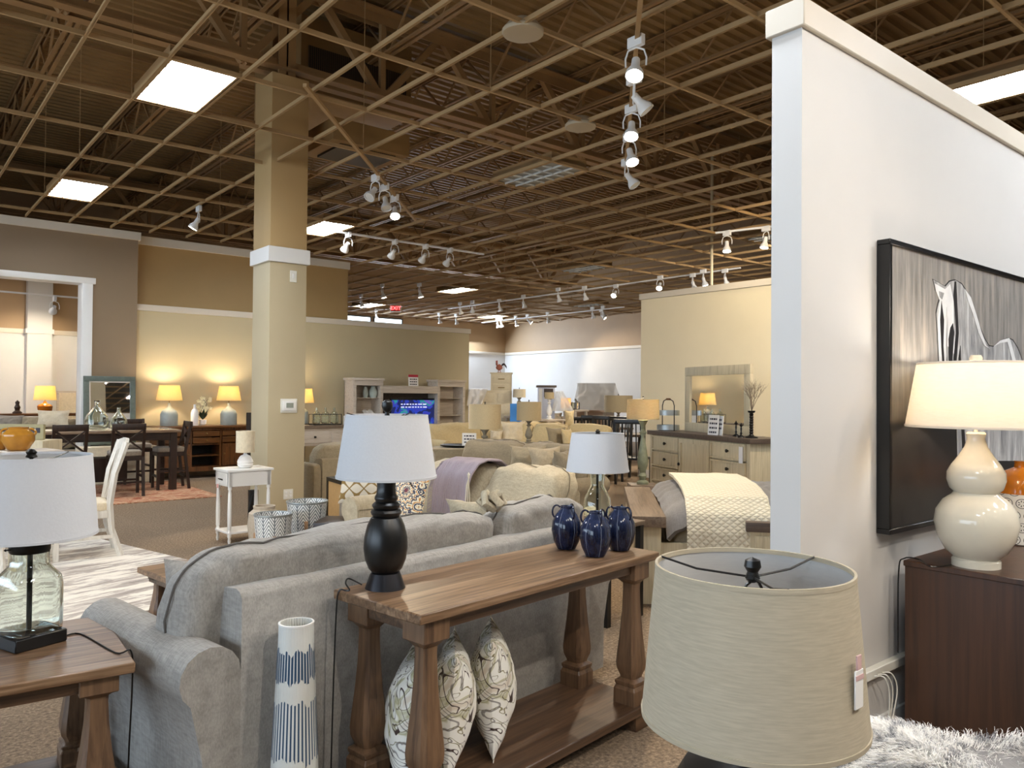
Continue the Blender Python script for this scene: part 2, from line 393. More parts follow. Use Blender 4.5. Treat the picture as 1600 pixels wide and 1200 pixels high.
    M['galv'] = plain('galvanised_steel', '#a3a8a8', .4, metal=.7, var=.1)
    M['taupe_cer'] = plain('rough_taupe_ceramic', '#b7a996', .8, var=.08, scale=40, bump=.3)
    # rugs
    t = NT('abstract_grey_rug'); t.set(Roughness=1); n = t.noise(t.coord((1, 4.5, 1), (0, 0, .5)), 2.0, 6, .7, .9)
    t.col(t.ramp(n, [(.30, '#7a6f6a'), (.46, '#b3a9a0'), (.53, '#ddd6ca'), (.7, '#e6dfd2')])); t.bump(n, .2); M['rug_grey'] = t.m
    t = NT('rust_patterned_rug'); t.set(Roughness=1); n = t.noise(t.coord((1, 2.2, 1), (0, 0, .35)), 4.0, 5, .7, .5)
    t.col(t.ramp(n, [(.36, '#84452c'), (.45, '#a8664a'), (.52, '#c9ab8c'), (.58, '#9a5a3e'), (.68, '#cdb595')])); M['rug_rust'] = t.m
    # quilt
    t = NT('cream_quilt'); t.set(Roughness=.9); o = t.sep(t.coord())
    a = t.math('ADD', o[0], t.math('ADD', o[1], o[2])); b = t.math('SUBTRACT', t.math('ADD', o[0], o[2]), t.math('MULTIPLY', o[1], 1))
    h = t.math('MINIMUM', t.math('ABSOLUTE', t.math('SINE', t.math('MULTIPLY', a, 56))), t.math('ABSOLUTE', t.math('SINE', t.math('MULTIPLY', b, 56))))
    t.col(t.mix(h, '#d3c8ae', '#e9e1cd')); t.bump(h, .5, .015); M['quilt'] = t.m
    M['duvet'] = fabric('grey_duvet', '#7f7b79', '#696665', 200, .2)
    M['duvet2'] = fabric('pale_grey_coverlet', '#b3a898', '#998e7f', 60, .6, streak=False)
    M['teal'] = plain('distressed_teal_paint', '#5c655c', .6, var=.15, scale=15)
    M['cer_white'] = plain('crackle_ivory_glaze', '#d8d0bd', .08, var=.02)
    M['cer_grey'] = plain('grey_ceramic', '#9aa09a', .4, var=.06)
    M['orange'] = plain('amber_glaze', '#b0661c', .12, var=.1)
    M['yellowpot'] = plain('yellow_glaze', '#a9752a', .1, var=.2, scale=8)
    t = NT('medallion_ceramic'); t.set(Roughness=.3); o = t.sep(t.coord()); an = t.math('ARCTAN2', o[1], o[0])
    a = t.math('SUBTRACT', t.math('FRACT', t.math('ADD', t.math('MULTIPLY', an, 1.6), t.math('MULTIPLY', t.math('FLOOR', t.math('DIVIDE', o[2], .058)), .5))), .5); b = t.math('SUBTRACT', t.math('FRACT', t.math('DIVIDE', o[2], .058)), .5)
    r = t.math('SQRT', t.math('ADD', t.math('MULTIPLY', a, a), t.math('MULTIPLY', b, b))); g = t.math('ARCTAN2', b, a)
    pet = t.math('MULTIPLY', t.math('GREATER_THAN', t.math('COSINE', t.math('MULTIPLY', g, 7)), .5), t.math('MULTIPLY', t.math('GREATER_THAN', r, .12), t.math('LESS_THAN', r, .27)))
    rg = t.math('MULTIPLY', t.math('GREATER_THAN', r, .36), t.math('LESS_THAN', r, .41)); t.col(t.mix(t.math('MAXIMUM', pet, rg), '#dedcd6', '#2d2f38')); M['medcer'] = t.m
    # painting background: vertical grey strokes going dark towards the foot
    t = NT('grey_brushed_canvas'); t.set(Roughness=.35); o = t.sep(t.coord()); s = t.noise(t.coord((16, 1, 1.4)), 1.4, 6, .65)
    g = t.ramp(s, [(.3, '#6b6863'), (.5, '#8f8b86'), (.75, '#bcb1a6')]); k = t.math('ADD', o[2], t.math('MULTIPLY', t.noise(t.coord((5, 1, 2)), 1, 3), .25))
    t.col(t.mix(t.ramp(k, [(.60, (1, 1, 1, 1)), (.86, (0, 0, 0, 1))]), g, '#2b2826')); M['canvas'] = t.m
    t = NT('painted_horse_coat'); t.set(Roughness=.35); s = t.noise(t.coord((14, 1, 2.5)), 1.6, 6, .6, .4)
    t.col(t.ramp(s, [(.3, '#77777a'), (.5, '#a9a8a7'), (.68, '#dcdcdb')])); M['horse'] = t.m
    M['horse_light'] = plain('painted_highlight', '#e2e2e2', .35, var=.08, scale=12); M['horse_line'] = plain('painted_outline', '#2a2829', .4)
    # foil/off louver
    M['lamp_on'] = glow('fluorescent_panel', '#eef6ff', 23)
    M['lamp_off'] = plain('unlit_acrylic_panel', '#77766f', .3)
    M['louver'] = plain('white_louver', '#c9c9c4', .25, metal=.3)
    M['spot_on'] = glow('lit_spot_lens', '#fff0d0', 60)
    M['spot_off'] = plain('frosted_lens', '#d8d4cc', .3)
    M['rope'] = plain('beige_cord', '#c9bda6', .8)
    M['red'] = plain('red_ink', '#b3263a', .5); M['paper'] = plain('sign_paper', '#e9e6e2', .5); M['ink'] = plain('dark_ink', '#33303a', .6)
    M['twig'] = plain('dry_twig', '#7a6a58', .8); M['leafg'] = plain('dark_green_leaf', '#24331c', .5); M['petal'] = plain('cream_petal', '#efe6bd', .6)
    M['sheet_plastic'] = plain('milky_dust_film', '#f2efea', .3, Alpha=.5)
    M['cream_furn'] = plain('cream_lacquer', '#d6c9ac', .45, var=.05)
    M['grille'] = NT('dark_return_grille').set(Roughness=.7).m
    t = NT('dark_slotted_grille'); o = t.sep(t.coord()); s = t.math('GREATER_THAN', t.math('SINE', t.math('MULTIPLY', o[0], 210)), .3); t.col(t.mix(s, '#241a12', '#4d3b28')); M['grille'] = t.m
    # television picture
    t = NT('television_picture'); v = t.coord(); n = t.noise(v, 3.5, 3, .5, 1.0); o = t.sep(v)
    c = t.ramp(n, [(.38, '#1a2560'), (.48, '#2747c4'), (.52, '#3a3fb8'), (.58, '#2a9aa0'), (.64, '#6f63c8'), (.8, '#2a4fd0')], 'CONSTANT'); t.col('#050505')
    t.l.new(c, t.b.inputs['Emission Color']); t.b.inputs['Emission Strength'].default_value = .45; M['tv'] = t.m
mk()

# ------------------------------------------------------------------ room shell
X0, X1, Y0, Y1 = -8.0, 19.65, -7.0, 24.2
struct('floor', MB().box(X0, X1, Y0, Y1, -.1, 0), M['carpet'])
# corrugated roof deck
G = 4.27
m = MB(); zd = 6.75; p = .19; prof = []; y = Y0
while y < Y1: prof += [(y, zd), (y + p * .35, zd), (y + p * .5, zd + .045), (y + p * .85, zd + .045)]; y += p
vs = [(x, q[0], q[1]) for x in (X0, X1) for q in prof]; n_ = len(prof)
m.add(vs, [(i, i + 1, n_ + i + 1, n_ + i) for i in range(n_ - 1)]); m.box(X0, X1, Y0, Y1, zd + .05, zd + .2)
struct('ceiling', m, M['deck'])
def wallrun(name, pts, z0, z1, t, mat): ...
# outer walls: taupe above a white lower band
struct('wall_north_upper', MB().box(X0, X1 + .2, Y1, Y1 + .2, 3.2, 6.8), M['wall_tan2'])
struct('wall_north_lower', MB().box(X0, X1 + .2, Y1 - .06, Y1 + .2, 0, 3.1), M['wall_white'])
struct('wall_east_upper', MB().box(X1, X1 + .2, Y0, Y1, 3.2, 6.8), M['wall_tan2'])
struct('wall_east_lower', MB().box(X1 - .06, X1 + .2, Y0, Y1, 0, 3.1), M['wall_white'])
struct('trim_1', MB().box(X0, X1, Y1 - .1, Y1, 3.1, 3.2, .01), M['trim'])
struct('trim_2', MB().box(X1 - .1, X1, Y0, Y1 - .1, 3.1, 3.2, .01), M['trim'])
struct('wall_south', MB().box(X0, X1, Y0 - .2, Y0, 0, 6.8), plain('dark_olive_paint', '#6d6658', .6))
m = MB(); m.box(X0 - .2, X0, Y0, Y1, 0, .5); m.box(X0 - .2, X0, Y0, Y1, 3.4, 6.8); m.box(X0 - .2, X0, Y0, -3, .5, 3.4); m.box(X0 - .2, X0, 15, Y1, .5, 3.4)
for k in range(7): m.box(X0 - .15, X0 - .05, -3.05 + k * 3, -2.95 + k * 3, .5, 3.4)
struct('wall_west', m, M['wall_warm'])
# high transom windows in the north wall
for k in range(2):
    a = 12.35 + k * 1.28; w = thing('window_%d' % (k + 1), None, None, (a, Y1 - .02, 3.72)); tag(w, kind='structure')
    MB().box(0, 1.2, -.05, .02, 0, .05).box(0, 1.2, -.05, .02, .47, .52).box(0, .05, -.05, .02, .05, .47).box(1.15, 1.2, -.05, .02, .05, .47).build('window_frame', M['steelgrey'], w)
    MB().box(.05, 1.15, -.02, -.01, .05, .47).build('pane', glow('daylit_pane', '#dff0ff', 1.6), w)
# ---- partitions
def capped(name, x0, x1, y0, y1, h, mat, cap, over=.02, ch=.11):
    struct(name, MB().box(x0, x1, y0, y1, 0, h - .02), mat)
    return MB().box(x0 - over, x1 + over, y0 - over, y1 + over, h - ch, h, .004)
struct('trim_3', capped('wall_partition_near', 2.77, 9.5, 1.6, 1.73, 3.05, M['wall_white'], 0), M['trim'])
struct('trim_4', capped('wall_partition_dresser', 11.18, 11.32, 2.2, 9.72, 3.43, M['wall_warm'], 0, .03), M['trim'])
struct('trim_5', capped('wall_partition_buffet', 3.5, 10.77, 14.6, 14.72, 3.04, M['wall_gray'], 0, .03), M['trim'])
struct('trim_6', capped('wall_partition_tall', 3.5, 7.71, 14.74, 14.86, 4.26, M['wall_tan'], 0, .03, .15), M['trim'])
# brown wall with the big opening to the next room
YB = 14.5
m = MB(); m.box(2.86, 3.56, YB, YB + .2, 0, 4.24); m.box(-2.5, 2.86, YB, YB + .2, 3.36, 4.24); m.box(X0, -2.5, YB, YB + .2, 0, 4.24)
struct('wall_brown', m, M['wall_brown'])
struct('trim_7', MB().box(X0, 3.6, YB - .03, YB + .23, 4.13, 4.27, .004), M['trim'])
m = MB(); m.box(2.70, 2.86, YB - .05, YB + .3, 0, 3.36, .006); m.box(-2.6, 2.9, YB - .06, YB + .3, 3.3, 3.4, .006); m.box(-2.6, -2.5, YB - .05, YB + .3, 0, 3.3, .006)
struct('trim_8', m, M['white'])
# the room beyond the opening
struct('wall_next_room', MB().box(-3, 6.5, 19.0, 19.1, 2.8, 4.4), M['wall_tan2'])
struct('wall_next_room_lower', MB().box(-3, 6.5, 18.95, 19.12, 0, 2.72), M['wall_white'])
struct('trim_9', MB().box(-3, 6.5, 18.92, 19.0, 2.7, 2.8, .01), M['trim'])
struct('trim_10', MB().box(2.5, 2.95, 18.7, 18.95, 0, 4.4).box(2.47, 2.98, 18.67, 18.95, 2.70, 2.8), M['wall_white'])
struct('trim_11', MB().box(-3, 6.5, 15, 19.0, 3.85, 3.9), plain('acoustic_tile', '#cfc4b6', .8, var=.05))
# baseboards
struct('baseboard_partition', MB().box(2.76, 9.5, 1.585, 1.6, 0, .12).box(2.755, 2.77, 1.59, 1.74, 0, .12), M['white'])
struct('baseboard_dresser', MB().box(11.15, 11.18, 2.2, 9.74, 0, .14).box(11.15, 11.35, 9.72, 9.75, 0, .14), M['white'])
struct('baseboard_buffet', MB().box(3.5, 10.8, 14.57, 14.6, 0, .12), M['trim'])

# ------------------------------------------------------------------ column
cx0, cx1, cy0, cy1 = 3.66, 4.13, 8.97, 9.5
c = thing('column', 'square tan painted column with a white band, holding up the steel roof', 'column', (0, 0, 0))
MB().box(cx0, cx1, cy0, cy1, 0, 3.08, .012).build('lower_shaft', M['col'], c); MB().box(cx0, cx1, cy0, cy1, 3.26, 5.36, .012).build('upper_shaft', M['col_up'], c)
MB().box(cx0 - .03, cx1 + .03, cy0 - .03, cy1 + .03, 3.08, 3.26, .004).build('band', M['white'], c)
MB().box(3.80, 4.02, 9.12, 9.14, 5.3, 6.75).box(3.80, 4.02, 9.32, 9.34, 5.3, 6.75).box(3.90, 3.92, 9.12, 9.34, 5.3, 6.75).build('steel_post', M['steel'], c)
def plate(name, label, cat, x, y, w, h, kind):
    P_ = atY(x, y, cy0); o = thing(name, label, cat, (P_.x, cy0 - .001, P_.z))
    MB().box(-w / 2, w / 2, -.012, 0, -h / 2, h / 2, .003).build('cover_plate', M['white_plastic'], o)
    if kind == 'switch': MB().box(-.012, .012, -.02, -.011, -.03, .03, .002).build('rocker', M['white'], o)
    if kind == 'outlet':
        for sx in (-.028, .028):
            for sz in (-.022, .022): MB().box(sx - .014, sx + .014, -.016, -.011, sz - .014, sz + .014, .003).build('socket', M['white'], o)
    if kind == 'thermo':
        MB().box(-.085, .085, -.035, -.012, -.06, .06, .008).build('housing', M['white'], o); MB().box(-.045, .045, -.038, -.034, -.025, .035).build('screen', plain('grey_display', '#8f958a', .3), o)
plate('light_switch', 'small cream switch plate high on the tan column', 'light switch', 458, 432, .085, .14, 'switch')
plate('thermostat', 'white thermostat with grey screen on the tan column', 'thermostat', 451, 634, .21, .17, 'thermo')
plate('power_outlet', 'cream double power outlet low on the tan column', 'power outlet', 450, 772, .12, .12, 'outlet')

# ------------------------------------------------------------------ roof steel
def truss_mesh(L, h, step, ch=.09, gap=.03, w=.05, heavy=False):
    m = MB()
    for z in (0, h):
        m.box(-gap - ch, -gap, 0, L, z - .01, z + .01); m.box(gap, gap + ch, 0, L, z - .01, z + .01)
        m.box(-gap - .012, -gap, 0, L, z - (ch if z else 0), z + (0 if z else ch)); m.box(gap, gap + .012, 0, L, z - (ch if z else 0), z + (0 if z else ch))
    y = 0; k = 0
    while y < L - step * .5:
        a, b = (0, h) if k % 2 == 0 else (h, 0)
        m.bar((0, y, a), (0, min(L, y + step), b), w, w)
        if heavy and k % 2 == 0: m.bar((0, y, 0), (0, y, h), w * .8, w * .8)
        y += step; k += 1
    return m
jm = truss_mesh(Y1 - Y0, .62, .62, .05, .02, .028).build('roof_joist', M['steel'], None)
jm.location = (-6.7, Y0, 6.1); tag(jm, 'brown open web steel joist under the corrugated roof deck', 'roof joist', 'open web joists under the roof deck')
k = 1
while -6.7 + k * 1.72 < X1: dup(jm, (-6.7 + k * 1.72, Y0, 6.1)); k += 1
gm = truss_mesh(X1 - X0, 1.15, .95, .14, .05, .09, True).build('roof_girder', M['steel'], None)
gm.location = (X0, 9.23, 5.48); gm.rotation_euler = (0, 0, -pi / 2)
tag(gm, 'heavy brown steel truss girder resting over the column line', 'roof girder')
g2 = dup(gm, (X0, -2.5, 5.48), label='heavy brown steel truss girder, nearest of the roof girders'); g2.rotation_euler = (0, 0, -pi / 2)
g3 = dup(gm, (X0, 20.6, 5.48), label='heavy brown steel truss girder farthest back near the north wall'); g3.rotation_euler = (0, 0, -pi / 2)
for i, yb in enumerate((1.5, 5.2, 13, 17)):
    one('bridging_rod', MB().bar((X0, yb, 6.12), (X1, yb, 6.12), .03).bar((X0, yb, 6.68), (X1, yb, 6.68), .03), M['steel'], 'thin brown bridging angle tying the roof joists together', 'bridging', group='bridging angles between roof joists')
# return air box with dark grille by the column
du = thing('air_return_box', 'tan sheet metal air box with dark slotted grille above the column', 'air duct', (0, 0, 0))
MB().box(4.3, 6.0, 9.6, 11.2, 5.5, 6.5, .01).build('duct_body', M['deck'], du); MB().box(4.4, 5.9, 9.58, 9.6, 5.62, 6.1).build('grille', M['grille'], du)
du = thing('supply_diffuser', 'dark square ceiling diffuser in a tan frame just behind the column', 'air vent', (4.9, 9.15, 4.62))
MB().box(-.55, .55, -.4, .5, .02, .3, .01).build('diffuser_box', M['deck'], du); MB().box(-.4, .4, -.3, .35, -.01, .02).build('grille', M['grille'], du)

# ------------------------------------------------------------------ suspended grid
GX = [6.18 + .615 * i for i in range(-23, 22)]; GY = [4.40 + 1.185 * j for j in range(-9, 17)]
def blocked(x, y):
    if x > X1 - .1 or y > Y1 - .1: return True
    return False
m = MB()
tall = 14.72
for x in GX:
    if x > X1 - .05: continue
    for a, b in ([(Y0, 14.45), (14.9, Y1 - .02)] if x < 7.75 else [(Y0, Y1 - .02)]):
        if x < 6.5 and a > 14: continue
        for (p0, p1) in ([(a, 8.93), (9.54, b)] if cx0 - .04 < x < cx1 + .04 and a < 9 < b else [(a, b)]):
            m.box(x - .0125, x + .0125, p0, p1, G, G + .004); m.box(x - .002, x + .002, p0, p1, G, G + .045)
for y in GY:
    x_a = X0 if y < 14.5 else (7.78 if y < 14.9 else 6.55)
    segs = [(x_a, X1 - .02)]
    if cy0 - .04 < y < cy1 + .04: segs = [(x_a, cx0 - .04), (cx1 + .04, X1 - .02)]
    for a, b in segs: m.box(a, b, y - .0125, y + .0125, G - .001, G + .003); m.box(a, b, y - .002, y + .002, G, G + .04)
gr = m.build('ceiling_grid', M['grid']); tag(gr, 'open tan metal ceiling grid hanging below the roof joists', 'ceiling grid')
m = MB()
rnd = random.Random(3)
for x in GX[::4]:
    for y in GY[::2]:
        if x < X1 and y < Y1 - .3 and not (x < 6.5 and y > 14): m.bar((x, y, G + .045), (x, y, 6.1), .006)
m.build('hanger_wires', M['grid'], gr)['kind'] = 'stuff'

# light fixtures in the grid
def fixture(name, lab, cat, x, y, on):
    o = thing(name, lab, cat, (x, y, G)); w, d = .59, 1.16
    MB().box(.012, w, .012, .03, .0, .1).box(.012, w, d - .03, d - .012, .0, .1).box(.012, .03, .03, d - .03, .0, .1).box(w - .018, w, .03, d - .03, .0, .1).box(.012, w, .012, d - .012, .03, .13).build('housing', M['grid' if not on else 'steel'], o)
    MB().box(.03, w - .018, .03, d - .03, .022, .03).build('light_panel', M['lamp_on' if on else 'lamp_off'], o)
    m = MB()
    for i in range(1, 3): q = .03 + (w - .05) * i / 3; m.prism([(q - .007, .021), (q + .007, .021), (q + .003, .0), (q - .003, .0)], .03, d - .03, 'y')
    for j in range(1, 6): q = .03 + (d - .06) * j / 6; m.prism([(q - .007, .021), (q + .007, .021), (q + .003, .001), (q - .003, .001)], .03, w - .02, 'x')
    m.build('louver', M['louver'], o); 
    return o
gx = lambda i: 6.18 + .615 * i
gy = lambda j: 4.40 + 1.185 * j
on = fixture('troffer_light', 'lit fluorescent ceiling light with white louvers, largest and nearest the column', 'ceiling light', gx(-7), gy(2), True)
for (i, j, l) in [(-7, 6, 'lit fluorescent ceiling light above the brown wall opening'), (-1, 6, 'lit fluorescent ceiling light right beside the column, above the grey wall'), (2, -2, 'lit fluorescent ceiling light over the white partition wall'),
                  (9, 10, 'lit fluorescent ceiling light in mid store beyond the grey wall'), (9, 14, 'lit fluorescent ceiling light above the high windows'), (17, 14, 'lit fluorescent ceiling light nearest the far corner of the store'),
                  (-7, -2, 'lit fluorescent ceiling light behind the viewer, west of centre'), (-12, 2, 'lit fluorescent ceiling light near the west glazing'), (2, -6, 'lit fluorescent ceiling light by the south wall'), (-1, -4, 'lit fluorescent ceiling light behind the viewer'), (-12, -5, 'added fluorescent fill light, unseen in the southwest corner'), (4, -5, 'added unseen fluorescent light brightening the horse painting side of the partition'), (-3, -5, 'added unseen fluorescent light above the viewer, brightening the partition')]:
    dup(on, (gx(i), gy(j), G), label=l)  # last entries lie out of view, added to brighten partition and near side
off = fixture('unlit_troffer_light', 'unlit grey louvered ceiling light, largest of the dark ones', 'ceiling light', gx(0), gy(2), False)
for (i, j, l) in [(9, 6, 'unlit ceiling light in the middle of the grid, beyond the sloping spot track'), (17, 10, 'unlit ceiling light far back above the taupe wall'), (9, 2, 'unlit ceiling light above the cream dresser wall')]:
    dup(off, (gx(i), gy(j), G), label=l)
m = MB().lathe([(.01, -.012), (.11, -.015), (.155, -.008), (.16, .0), (.16, .02), (.1, .09)], 28)
sp = one('ceiling_speaker', m, plain('pale_speaker_grille', '#a8977c', .6), 'round pale ceiling speaker, nearer of the two', 'speaker', (at(817, 51, G).x, at(817, 51, G).y, G - .004))
dup(sp, (at(907, 198, G).x, at(907, 198, G).y, G - .004), label='round white ceiling speaker, farther of the two')
sn = at(631, 484, 3.95); sn = atY(631, 483, 20.5); sn.x = min(GX, key=lambda v: abs(v - sn.x))
e = thing('exit_sign', 'red lit exit sign hanging above the high windows', 'sign', (sn.x, sn.y, sn.z), radians(-30))
MB().box(-.17, .17, -.03, .03, -.11, .11, .008).build('sign_box', M['white_plastic'], e)
MB().box(-.14, .14, -.036, -.03, -.085, .085).build('face', plain('red_sign_face', '#b01818', .4), e)
cu = bpy.data.curves.new('t', 'FONT'); cu.body = 'EXIT'; cu.size = .15; cu.align_x = 'CENTER'; cu.align_y = 'CENTER'; cu.extrude = .002
to = bpy.data.objects.new('t', cu); COL.objects.link(to); dg = bpy.context.evaluated_depsgraph_get(); me = bpy.data.meshes.new_from_object(to.evaluated_get(dg)); bpy.data.objects.remove(to)
me.materials.clear(); me.materials.append(glow('red_letters', '#ff4a4a', 5)); lo = bpy.data.objects.new('lettering', me); COL.objects.link(lo); lo.parent = e; lo.location = (0, -.039, 0); lo.rotation_euler = (pi / 2, 0, 0)
MB().bar((0, 0, .11), (0, 0, 4.27 - sn.z), .015).build('hanging_rod', M['steelgrey'], e)

# ------------------------------------------------------------------ track lights
def head_mesh():
    # can with flared bell along -z, pivot at top
    b = MB().lathe([(.0, .0), (.026, .0), (.028, -.06), (.034, -.075), (.055, -.115), (.058, -.145), (.052, -.145), (.05, -.125), (0, -.12)], 20)
    return b
def spot(name, lab, loc, aim, on, power=0, z=4.27, colr=(1, .84, .62), size=75, grp=None):
    power *= .6
    o = thing(name, lab, 'track spotlight', (loc[0], loc[1], z - .062), 0, grp); o.scale = (1.22, 1.22, 1.22)
    MB().box(-.02, .02, -.06, .06, -.02, .05, .004).build('adapter', M['white'], o)
    d = (Vector(aim) - Vector((loc[0], loc[1], z - .17))).normalized()
    q = d.to_track_quat('-Z', 'Y').to_matrix().to_4x4(); q.translation = Vector((0, 0, -.10))
    y_ = MB(); y_.tube([(0, 0, -.02), (.05, 0, -.04), (.066, 0, -.09), (.064, 0, -.14)], .006, 6); y_.tube([(0, 0, -.02), (-.05, 0, -.04), (-.066, 0, -.09), (-.064, 0, -.14)], .006, 6); yo = y_.build('yoke', M['white'], o)
    yo.rotation_euler = (0, 0, math.atan2(d.y, d.x) + pi / 2)
    b = head_mesh(); b.v = [q @ v for v in b.v]; h = b.build('lamp_head', M['white'], o)
    l = MB().lathe([(0, -.136), (.045, -.136), (.047, -.128), (.0, -.12)], 18); l.v = [q @ v for v in l.v]; l.build('lens', M['spot_on' if on else 'spot_off'], o)
    if on and power:
        s = bpy.data.lights.new('spot_beam', 'SPOT'); s.energy = power; s.color = colr; s.spot_size = radians(size); s.spot_blend = .6; s.shadow_soft_size = .04
        so = bpy.data.objects.new('spot_beam', s); COL.objects.link(so); so.location = Vector((loc[0], loc[1], z - .184)) + d * .195
        so.rotation_euler = d.to_track_quat('-Z', 'Y').to_euler()
    return o
def track(lab, a, b, z=4.27):
    one('light_track', MB().bar((a[0], a[1], z - .02), (b[0], b[1], z - .02), .035, .03), M['grid'] if 'tan' in lab else M['white'], lab, 'lighting track')
track('long tan diagonal lighting track starting at the column', (2.95, 6.5), (6.6, 10.4))
track('tan diagonal lighting track with five spotlights in a column', (3.9, 3.4), (7.0, 6.35))
track('white lighting track in front of the grey wall', (5.6, 12.02), (9.2, 12.02))
qa, qb = at(1136, 362, 4.25), at(1197, 355, 4.25); track('white lighting track above the cream dresser wall', tuple(qa + (qa - qb) * .3), tuple(qb + (qb - qa) * .5))
track('white lighting track deep in the store, nearer of the two far ones', (14.2, 9.6), (14.2, 20.4))
track('white lighting track farthest back by the taupe wall', (17.85, 16.2), (17.85, 23.4))
S_ = []
g1 = 'spotlights on the diagonal track by the column'; g2_ = 'spotlights on the column of five'
spot('track_spotlight', 'unlit spotlight, first on the diagonal track by the column', (4.87, 8.62), (3.6, 8.2, 2.5), False)
spot('track_spotlight', 'unlit white spotlight in the middle of the diagonal track by the column', (5.19, 8.93), (5.0, 8, 2), False)
spot('track_spotlight', 'glowing spotlight at the end of the diagonal track by the column', (5.58, 9.33), (4.2, 6.6, 0), True, 260)
spot('track_spotlight', 'lit spotlight, topmost and largest of the column of five', (4.5, 3.98), (3.0, 3.0, .6), True, 160)
spot('track_spotlight', 'unlit bell spotlight second in the column of five', (5.02, 4.46), (5.9, 3.6, 2.6), False)
spot('track_spotlight', 'lit spotlight in the middle of the column of five', (5.52, 4.93), (4.2, 3.9, 0.9), True, 130)
spot('track_spotlight', 'lit spotlight fourth in the column of five', (6.1, 5.48), (5.4, 3.8, .5), True, 110)
spot('track_spotlight', 'unlit spotlight, lowest of the column of five', (6.75, 6.1), (7.2, 5.2, 2.6), False)
for x, l in [(6.28, 'lit fixture side spotlight close to the column on the grey wall track'), (7.2, 'white spotlight second along the grey wall track'), (7.85, 'white spotlight third along the grey wall track'), (8.4, 'white spotlight fourth along the grey wall track')]:
    spot('track_spotlight', l, (x, 12.02), (x, 14.6, 2.0), False)
spot('track_spotlight', 'lone lit spotlight in the grid over the tall tan wall', (3.73, 11.83), (2.2, 12.6, .9), True, 120)
gfar = 'tiny spotlights far back in the store'; lf = 'tiny lit white spotlight far back above the showroom'; lu = 'tiny unlit white spotlight far back above the showroom'
def far(x, y, on, pw=0, aim=None):
    P_ = at(x, y - 6, 4.2); qx = min(GX + [14.2, 17.85], key=lambda v: abs(v - P_.x)); qy = min(GY, key=lambda v: abs(v - P_.y))
    if abs(qx - P_.x) < abs(qy - P_.y): P_.x = qx
    else: P_.y = qy
    spot('track_spotlight', lf if on else lu, (P_.x, P_.y), aim or (P_.x + .6, P_.y - .6, 1), on, pw, grp=gfar + (' that are lit' if on else ' that are unlit'))
for x, y, on, pw, aim in [(590, 453, 1, 0, 0), (658, 453, 1, 0, 0), (565, 470, 1, 0, 0), (586, 492, 1, 0, 0), (719, 482, 0, 0, 0), (746, 480, 1, 200, (15, 20, 1)), (780, 477, 0, 0, 0), (822, 470, 0, 0, 0), (873, 460, 0, 0, 0), (921, 456, 0, 0, 0), (958, 454, 1, 420, (10.6, 12.0, .7)),
                     (812, 503, 1, 0, 0), (831, 501, 1, 180, (19.4, 18, 1.8)), (857, 497, 0, 0, 0), (925, 489, 0, 0, 0), (938, 492, 1, 120, (19.4, 15, 1.8)), (949, 488, 0, 0, 0), (675, 497, 0, 0, 0), (705, 499, 0, 0, 0), (770, 505, 0, 0, 0), (783, 505, 0, 0, 0),
                     (1041, 440, 1, 400, (11.0, 10.0, .6)), (1070, 436, 0, 0, 0), (1084, 434, 1, 0, 0), (1121, 429, 1, 0, 0)]:
    far(x, y, bool(on), pw, aim or None)
q_ = at(1136, 362, 4.25); spot('track_spotlight', 'lit spotlight over the cream dresser wall beside the tan pole', (q_.x, q_.y), (q_.x - .5, q_.y - .3, 1.6), True, 0)
q_ = at(1197, 355, 4.25); spot('track_spotlight', 'lit spotlight over the cream dresser wall right by the white partition', (q_.x, q_.y), (q_.x - .5, q_.y + .2, 1.6), True, 0)
# added spots, hidden from view, that brighten the seating and displays
for i, (p_, a_, w_) in enumerate([((7.5, 3.7), (7.0, 6.9, .6), 260), ((8.6, 4.2), (11.1, 7.9, 2.0), 650), ((-1.5, 4.0), (1.6, 7.6, .2), 300), ((6.2, 3.0), (5.6, 4.4, .6), 90), ((12.3, 6.0), (15, 13.6, 1), 600), ((1.2, -1.2), (1.6, 1.9, .8), 170), ((3.4, -2.2), (3.4, 1.6, 1.7), 90), ((6.0, -2.2), (5.2, 1.6, 1.8), 90), ((2.8, -1.0), (1.5, .8, .9), 90)]):
    spot('track_spotlight', ['unseen fill spotlight added over the taupe sofa', 'unseen fill spotlight added for the cream dresser wall', 'unseen fill spotlight over the pale abstract rug', 'unseen fill spotlight over the bed', 'unseen fill spotlight added beyond the dresser wall for the far bedroom display', 'unseen fill spotlight added above the viewer for the console', 'unseen fill spotlight added behind the viewer for the horse painting', 'unseen fill spotlight added behind the viewer along the white partition', 'unseen fill spotlight added behind the viewer for the linen lamp'][i], p_, a_, True, w_, colr=(1, .92, .82) if i > 3 else (1, .84, .62), size=110 if i > 4 else 75)
P_ = atX(1112, 400, 12.3); o = one('tan_pole', MB().lathe([(.028, 0), (.028, 1)], 12), M['col'], 'thin tan pole rising behind the cream dresser wall', 'pole', (P_.x, P_.y, 0)); o.scale = (1, 1, 6.1)
# ------------------------------------------------------------------ console group (turned 8 degrees)
A8 = radians(8); D8 = Vector((cos(A8), sin(A8), 0)); N8 = Vector((-sin(A8), cos(A8), 0)); O8 = Vector((1.38, 2.12, 0))
def L(u, n, z=0): p = O8 + D8 * u + N8 * n; return (p.x, p.y, z)

